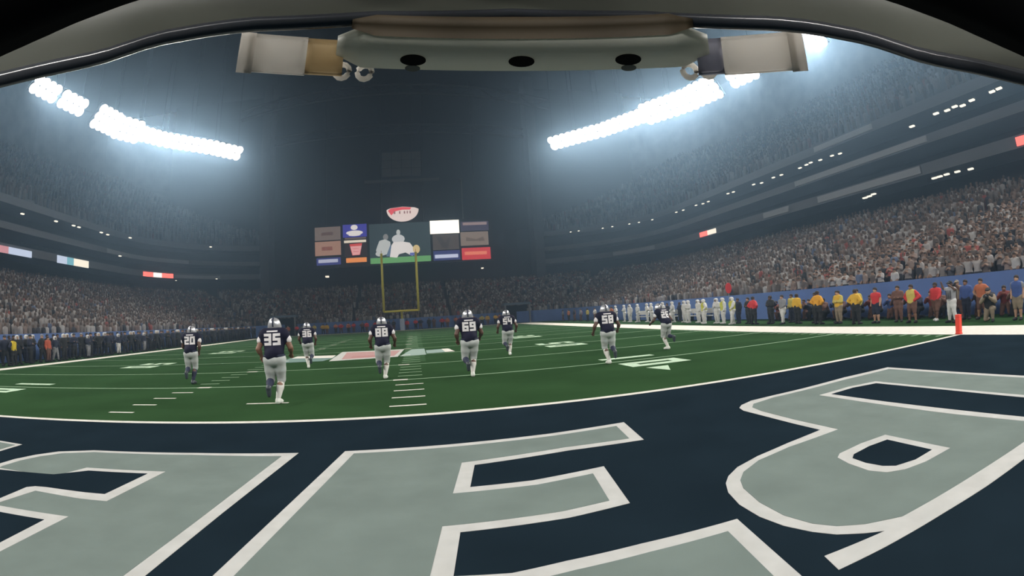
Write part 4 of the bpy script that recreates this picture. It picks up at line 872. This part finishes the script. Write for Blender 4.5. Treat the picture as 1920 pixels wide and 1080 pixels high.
seats = seats[vis]; dist = dist[vis]; order = np.argsort(dist); near = order[:300]; far_ = order[300:]
smesh = {}
for n in near:
    x, y, z, a, r, s0 = seats[n]; ci = int(rng.choice(10, p=[.20, .15, .11, .10, .09, .13, .08, .08, .03, .03])); po = int(rng.choice(3, p=[.5, .2, .3]))
    if (ci, po) not in smesh: smesh[(ci, po)] = spectator_mesh(ci, po)
    o = from_mesh('spectator', smesh[(ci, po)]); o.location = (x, y, z); o.rotation_euler = (0, 0, a + rng.normal(0, .25)); o.scale = (1, 1, .93 + .1 * rng.random())
    az_ = math.degrees(math.atan2(x, y - CAM[1]))
    tag(o, '%s spectator %s, row %s above wall, %s' % (SNAME[ci] + '-topped', ('standing arms down', 'with arms raised', 'holding hands together')[po], ['one', 'two', 'three', 'four', 'five', 'six', 'seven', 'eight', 'nine', 'ten', 'eleven', 'twelve', 'thirteen', 'fourteen', 'fifteen', 'sixteen', 'seventeen', 'eighteen', 'nineteen', 'twenty', 'twenty-one', 'twenty-two', 'twenty-three'][int(r)], 'at the right picture edge' if az_ > 66 else 'above the pylon' if az_ > 60 else 'above the red shirts' if az_ > 54 else 'above the yellow jackets' if az_ > 44 else 'left of the yellow jackets'), 'spectator', 'spectators nearest the camera in the right stand')
# the rest of the crowd: one mass of simple figures
def crowd(name, S, cols, label, wcol, tall=1.0, dim=1.0):
    """S rows: x, y, z, heading"""
    tv = []; 
    ring = lambda w, dd, z, c=(0, 0): [(c[0] - w, c[1] - dd * .6, z), (c[0], c[1] - dd, z), (c[0] + w, c[1] - dd * .6, z), (c[0] + w, c[1] + dd * .6, z), (c[0], c[1] + dd, z), (c[0] - w, c[1] + dd * .6, z)]
    tv = ring(.20, .13, .30) + ring(.24, .15, 1.15) + ring(.23, .13, 1.36) + ring(.06, .06, 1.44) + ring(.10, .10, 1.55, (0, .02)) + ring(.085, .09, 1.70, (0, .02)) + [(0, .02, 1.76)]
    tf = []; tm = []
    for a in range(5):
        for i in range(6): tf.append((a * 6 + i, a * 6 + (i + 1) % 6, (a + 1) * 6 + (i + 1) % 6, (a + 1) * 6 + i)); tm.append(0 if a < 3 else 1)
    tf4 = np.array(tf); tri = np.array([(30 + i, 30 + (i + 1) % 6, 36) for i in range(6)])
    tv = np.array(tv); N = len(S); ca, sa = np.cos(S[:, 3]), np.sin(S[:, 3]); sc_ = (.9 + .18 * rng.random(N)) * tall
    Xl = tv[:, 0][None] * sc_[:, None]; Yl = tv[:, 1][None] * sc_[:, None]
    V = np.stack([S[:, 0][:, None] + ca[:, None] * Xl - sa[:, None] * Yl, S[:, 1][:, None] + sa[:, None] * Xl + ca[:, None] * Yl, S[:, 2][:, None] + tv[:, 2][None] * sc_[:, None]], -1).reshape(-1, 3)
    base = (np.arange(N) * len(tv))[:, None, None]
    Q = (tf4[None] + base).reshape(-1, 4); T3 = (tri[None] + base).reshape(-1, 3)
    me = bpy.data.meshes.new(name); me.vertices.add(len(V)); me.vertices.foreach_set('co', V.astype(np.float32).ravel())
    li = np.r_[Q.ravel(), T3.ravel()]; me.loops.add(len(li)); me.loops.foreach_set('vertex_index', li.astype(np.int32))
    nq, n3 = len(Q), len(T3); me.polygons.add(nq + n3); me.polygons.foreach_set('loop_start', np.r_[np.arange(nq) * 4, nq * 4 + np.arange(n3) * 3].astype(np.int32))
    ci = rng.choice(len(cols), N, p=wcol); ki = len(cols) + rng.integers(0, 2, N)
    mq = np.where(np.array(tm)[None] == 0, ci[:, None], ki[:, None]).ravel(); m3 = np.repeat(len(cols) + 2, n3)
    me.polygons.foreach_set('material_index', np.r_[mq, m3].astype(np.int32)); me.update(calc_edges=True)
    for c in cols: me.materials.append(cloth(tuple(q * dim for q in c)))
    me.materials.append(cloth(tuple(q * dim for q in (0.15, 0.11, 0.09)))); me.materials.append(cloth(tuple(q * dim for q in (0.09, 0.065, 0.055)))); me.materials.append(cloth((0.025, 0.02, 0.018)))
    o = bpy.data.objects.new(name, me); COL.objects.link(o); return tag(o, label, 'crowd', None, 'stuff')
SW = [.20, .15, .11, .10, .09, .13, .08, .08, .03, .03]
crowd('lower_crowd', seats[far_][:, :4], SPEC, 'dense crowd of tiny spectators filling the lower stand', SW, dim=.82)
us = []
for r in range(UR):
    off = 19.9 + (r + .45) * UD; Pb = np.array(bowl(off)); d = np.r_[0, np.cumsum(np.linalg.norm(np.diff(Pb, axis=0), axis=1))]
    for a, b in ((0, d[IR_END]), (d[IL_START - 1], d[-1])):
        for s in np.arange(a + .5, b - .5, .95):
            i = max(0, min(np.searchsorted(d, s) - 1, len(d) - 2)); q = (s - d[i]) / (d[i + 1] - d[i]); p = Pb[i] * (1 - q) + Pb[i + 1] * q; tng = Pb[i + 1] - Pb[i]
            if 5 < p[1] < 102 and rng.random() < .9 and (s % 19) > 1.3: us.append((p[0], p[1] + rng.normal(0, .1), 18.3 + r * UH, math.atan2(tng[1], tng[0])))
crowd('upper_crowd', np.array(us), SPEC, 'faint hazy crowd filling the steep upper decks', SW, dim=.26)  # the upper decks' dimness is put into darker clothing and skin colours

# ================================================================== THE HELMET AROUND THE CAMERA
HT = thing('football_helmet', 'grey helmet brow rim arching over the top of the picture', 'helmet'); HT.matrix_world = Matrix(((RT[0], FW[0], UP[0], CAM[0]), (RT[1], FW[1], UP[1], CAM[1]), (RT[2], FW[2], UP[2], CAM[2]), (0, 0, 0, 1)))
RIM = [(-180, -38), (-125, -38), (-104, -30), (-92, -12), (-80, 4), (-70, 12.5), (-58.1, 18.6), (-52.4, 20.2), (-46.7, 22.0), (-40.9, 23.8), (-35, 25.4), (-30.7, 26.3), (-16.4, 28.0), (0, 28.7), (15.2, 28.1), (30.7, 26.4), (35, 25.6), (40.9, 23.9), (46.7, 22.1), (52.4, 20.4), (58.1, 18.8), (70, 12.5), (80, 4), (92, -12), (104, -30), (125, -38), (180, -38)]
RA = np.array(RIM, float); RA[np.abs(RA[:, 0]) < 42, 1] += 0.75; RA[(np.abs(RA[:, 0]) > 57) & (np.abs(RA[:, 0]) < 72), 1] -= 0.35
SHELL = mat('helmet_inner_grey', (0.085, 0.092, 0.076), 0.4, spec=0.4); LIP = mat('helmet_lip', (0.05, 0.055, 0.065), 0.2, spec=0.8)
R0 = 0.165
def hp(azd, t, dr=0.0):
    """t = 0 at the rim, 1 at the crown; dr thickens outwards"""
    a = math.radians(azd); e0 = math.radians(np.interp(azd, RA[:, 0], RA[:, 1])); z0 = (R0 + .003) * math.tan(e0) + .0002; back = 0.02 * (1 - math.cos(a)) / 2
    zt = .185; q = t * math.pi / 2
    rho = (R0 + .012 * math.sin(min(1, t * 3) * math.pi)) * math.cos(q) ** .62 if t < 1 else 0; z = z0 + (zt - z0) * math.sin(q) ** 1.0
    r = rho + dr
    return (r * math.sin(a), r * math.cos(a) - back, z + dr * .6 * t)
AZ = np.linspace(-112, 112, 113); TT = np.r_[np.linspace(0, .25, 6), np.linspace(.30, .50, 4)]
for nm_, dr0, m in (('inner_shell', 0.0, SHELL), ('outer_shell', 0.004, mat('helmet_outer', (0.45, 0.46, 0.47), .3, metal=.3))):
    v = [hp(a, t, dr0) for t in TT for a in AZ]; n = len(AZ); f = []
    for i in range(len(TT) - 1):
        for k in range(n - 1): q = (i * n + k, i * n + (k + 1) % n, (i + 1) * n + (k + 1) % n, (i + 1) * n + k); f.append(q)
    mesh_obj(nm_, v, f, m, HT, True)
lip = []; nl_ = 8
for a in AZ:
    c = Vector(hp(a, 0, .002)); o = Vector((math.sin(math.radians(a)), math.cos(math.radians(a)), 0))
    for k in range(nl_): q = 2 * math.pi * k / nl_; lip.append(tuple(c + o * .0030 * math.cos(q) + Vector((0, 0, .0026 * math.sin(q)))))
n = len(AZ)
mesh_obj('rim_edge', lip, [(i * nl_ + k, i * nl_ + (k + 1) % nl_, ((i + 1) % n) * nl_ + (k + 1) % nl_, ((i + 1) % n) * nl_ + k) for i in range(n - 1) for k in range(nl_)], LIP, HT, True)
# black side pads of the liner
PAD = mat('liner_black', (0.004, 0.004, 0.005), 0.9, spec=0.1)
EDGE = np.array([(44, 29.2), (46.6, 28.2), (51.5, 25.8), (55.2, 23.7), (59, 21.6), (70, 15.5), (82, 7), (96, -10)])
for s in (-1, 1):
    v = []; f = []; NA, NE = 24, 10
    for i in range(NA):
        a = 36 + (96 - 36) * i / (NA - 1)
        e_lo = np.interp(a, EDGE[:, 0], EDGE[:, 1]) if a >= 44 else 29.2 + (44 - a) * .95
        for k in range(NE):
            e = math.radians(e_lo + (62 - e_lo) * (k / (NE - 1)) ** 1.3); ar = math.radians(a * s); puff = .012 * math.sin(min(1, k / 2) * math.pi / 2)
            rr = .155 - puff
            v.append((rr * math.cos(e) * math.sin(ar), rr * math.cos(e) * math.cos(ar), rr * math.sin(e)))
    for i in range(NA - 1):
        for k in range(NE - 1): f.append((i * NE + k, (i + 1) * NE + k, (i + 1) * NE + k + 1, i * NE + k + 1))
    o = mesh_obj('liner_pad', v, f, PAD, HT, True); md = o.modifiers.new('thick', 'SOLIDIFY'); md.thickness = .003; md.offset = 0
def plastic(name, col, thru):
    m = mat(name, col, 0.45); nt = m.node_tree; b = nt.nodes['Principled BSDF']; o = [n for n in nt.nodes if n.type == 'OUTPUT_MATERIAL'][0]
    t = nt.nodes.new('ShaderNodeBsdfTranslucent'); t.inputs[0].default_value = tuple(col) + (1,); mx = nt.nodes.new('ShaderNodeMixShader'); mx.inputs[0].default_value = thru
    nt.links.new(b.outputs[0], mx.inputs[1]); nt.links.new(t.outputs[0], mx.inputs[2]); nt.links.new(mx.outputs[0], o.inputs['Surface']); return m
# cream front bumper with three screw holes and two side clips
CREAM = plastic('bumper_cream', (0.74, 0.76, 0.68), .35); TAN = plastic('clip_tan', (0.88, 0.74, 0.52), .6); BWN = mat('bumper_brown', (0.085, 0.064, 0.036), .6); PALE = plastic('clip_pale', (0.96, 0.93, 0.88), .68)
def arcbox(a0, a1, r0, r1, z0, z1, name, m, parent=HT, n=16, round_=.003, zf=None):
    """a curved block between two azimuths, radii r0..r1 (plan) and heights"""
    v = []; f = []
    prof = [(r0 + round_, z0), (r1 - round_, z0), (r1, z0 + round_), (r1, z1 - round_), (r1 - round_, z1), (r0 + round_, z1), (r0, z1 - round_), (r0, z0 + round_)]
    for i in range(n + 1):
        u = i / n; a = math.radians(a0 + (a1 - a0) * u); tap = 1 - .55 * max(0, abs(2 * u - 1) - .86) / .14 if zf is None else zf(u)
        zc, rc = (z0 + z1) / 2, (r0 + r1) / 2
        for r, z in prof:
            r_ = rc + (r - rc) * tap; z_ = zc + (z - zc) * tap; v.append((r_ * math.sin(a), r_ * math.cos(a), z_))
    k = len(prof)
    for i in range(n):
        for j in range(k): f.append((i * k + j, i * k + (j + 1) % k, (i + 1) * k + (j + 1) % k, (i + 1) * k + j))
    f.append(tuple(reversed(range(k)))); f.append(tuple(n * k + j for j in range(k)))
    o = mesh_obj(name, v, f, m, parent, True); return o
zb = .0805
bp_ = arcbox(-20.5, 23.0, .1655, .187, zb, .0905, 'front_bumper', CREAM, n=44)
arcbox(-19.0, 21.5, .162, .168, zb + .004, .0935, 'bumper_lining', BWN, bp_, n=44)
for a in (-11.5, 1.1, 13.5):
    ar = math.radians(a); c = Vector((.1745 * math.sin(ar), .1745 * math.cos(ar), zb - .0003))
    rr = lambda r, z: [(c.x + r * math.cos(q), c.y + r * math.sin(q), z) for q in np.linspace(0, 2 * math.pi, 20, endpoint=False)]
    mb = MB(); mb.v = rr(.0046, c.z) + rr(.0046, c.z - .0003); mb.f = [tuple(range(20)), tuple(reversed(range(20, 40)))] + [(i, (i + 1) % 20, 20 + (i + 1) % 20, 20 + i) for i in range(20)]
    mb.build('screw_hole', PAD, bp_)
    if a != 1.1:
        c = Vector((.182 * math.sin(ar), .182 * math.cos(ar), zb - .0003)); mb = MB(); mb.v = [(p[0], p[1], p[2]) for p in rr(.0028, c.z)] + rr(.0028, c.z - .0002); mb.f = [tuple(range(20)), tuple(reversed(range(20, 40)))] + [(i, (i + 1) % 20, 20 + (i + 1) % 20, 20 + i) for i in range(20)]
        mb.build('screw_mark', mat('screw_mark', (0.10, 0.11, 0.09), .6), bp_)
for s in (-1, 1):
    a = [(-30.9, -23.9), (24.5, 33.2)][s > 0]; b = [(-23.9, -19.6), (21.5, 24.5)][s > 0]
    k = arcbox(a[0], a[1], .1795, .1842, .0755, .0905, 'side_clip', PALE, n=12, zf=lambda u: 1.0)
    arcbox(b[0], b[1], .1800, .1838, .0762, .0900, 'clip_tongue', TAN if s < 0 else plastic('clip_mauve', (0.60, 0.60, 0.68), .5), k, n=6, zf=lambda u: 1.0)
    e = a[0] if s < 0 else a[1]
    arcbox(e - .9, e + .9, .1788, .1850, .0748, .0910, 'clip_edge', PALE, k, n=4, zf=lambda u: 1.0)
    for aa in ((-19.6, -17.0) if s < 0 else (20.5, 22.6)):
        ar = math.radians(aa); c = (.186 * math.sin(ar), .186 * math.cos(ar), zb - .001)
        MB().tube([(c[0] + .0028 * math.cos(q), c[1], c[2] + .0028 * math.sin(q)) for q in np.linspace(0, 2 * math.pi, 13)], .0011, 6).build('loop', PALE, k, True)
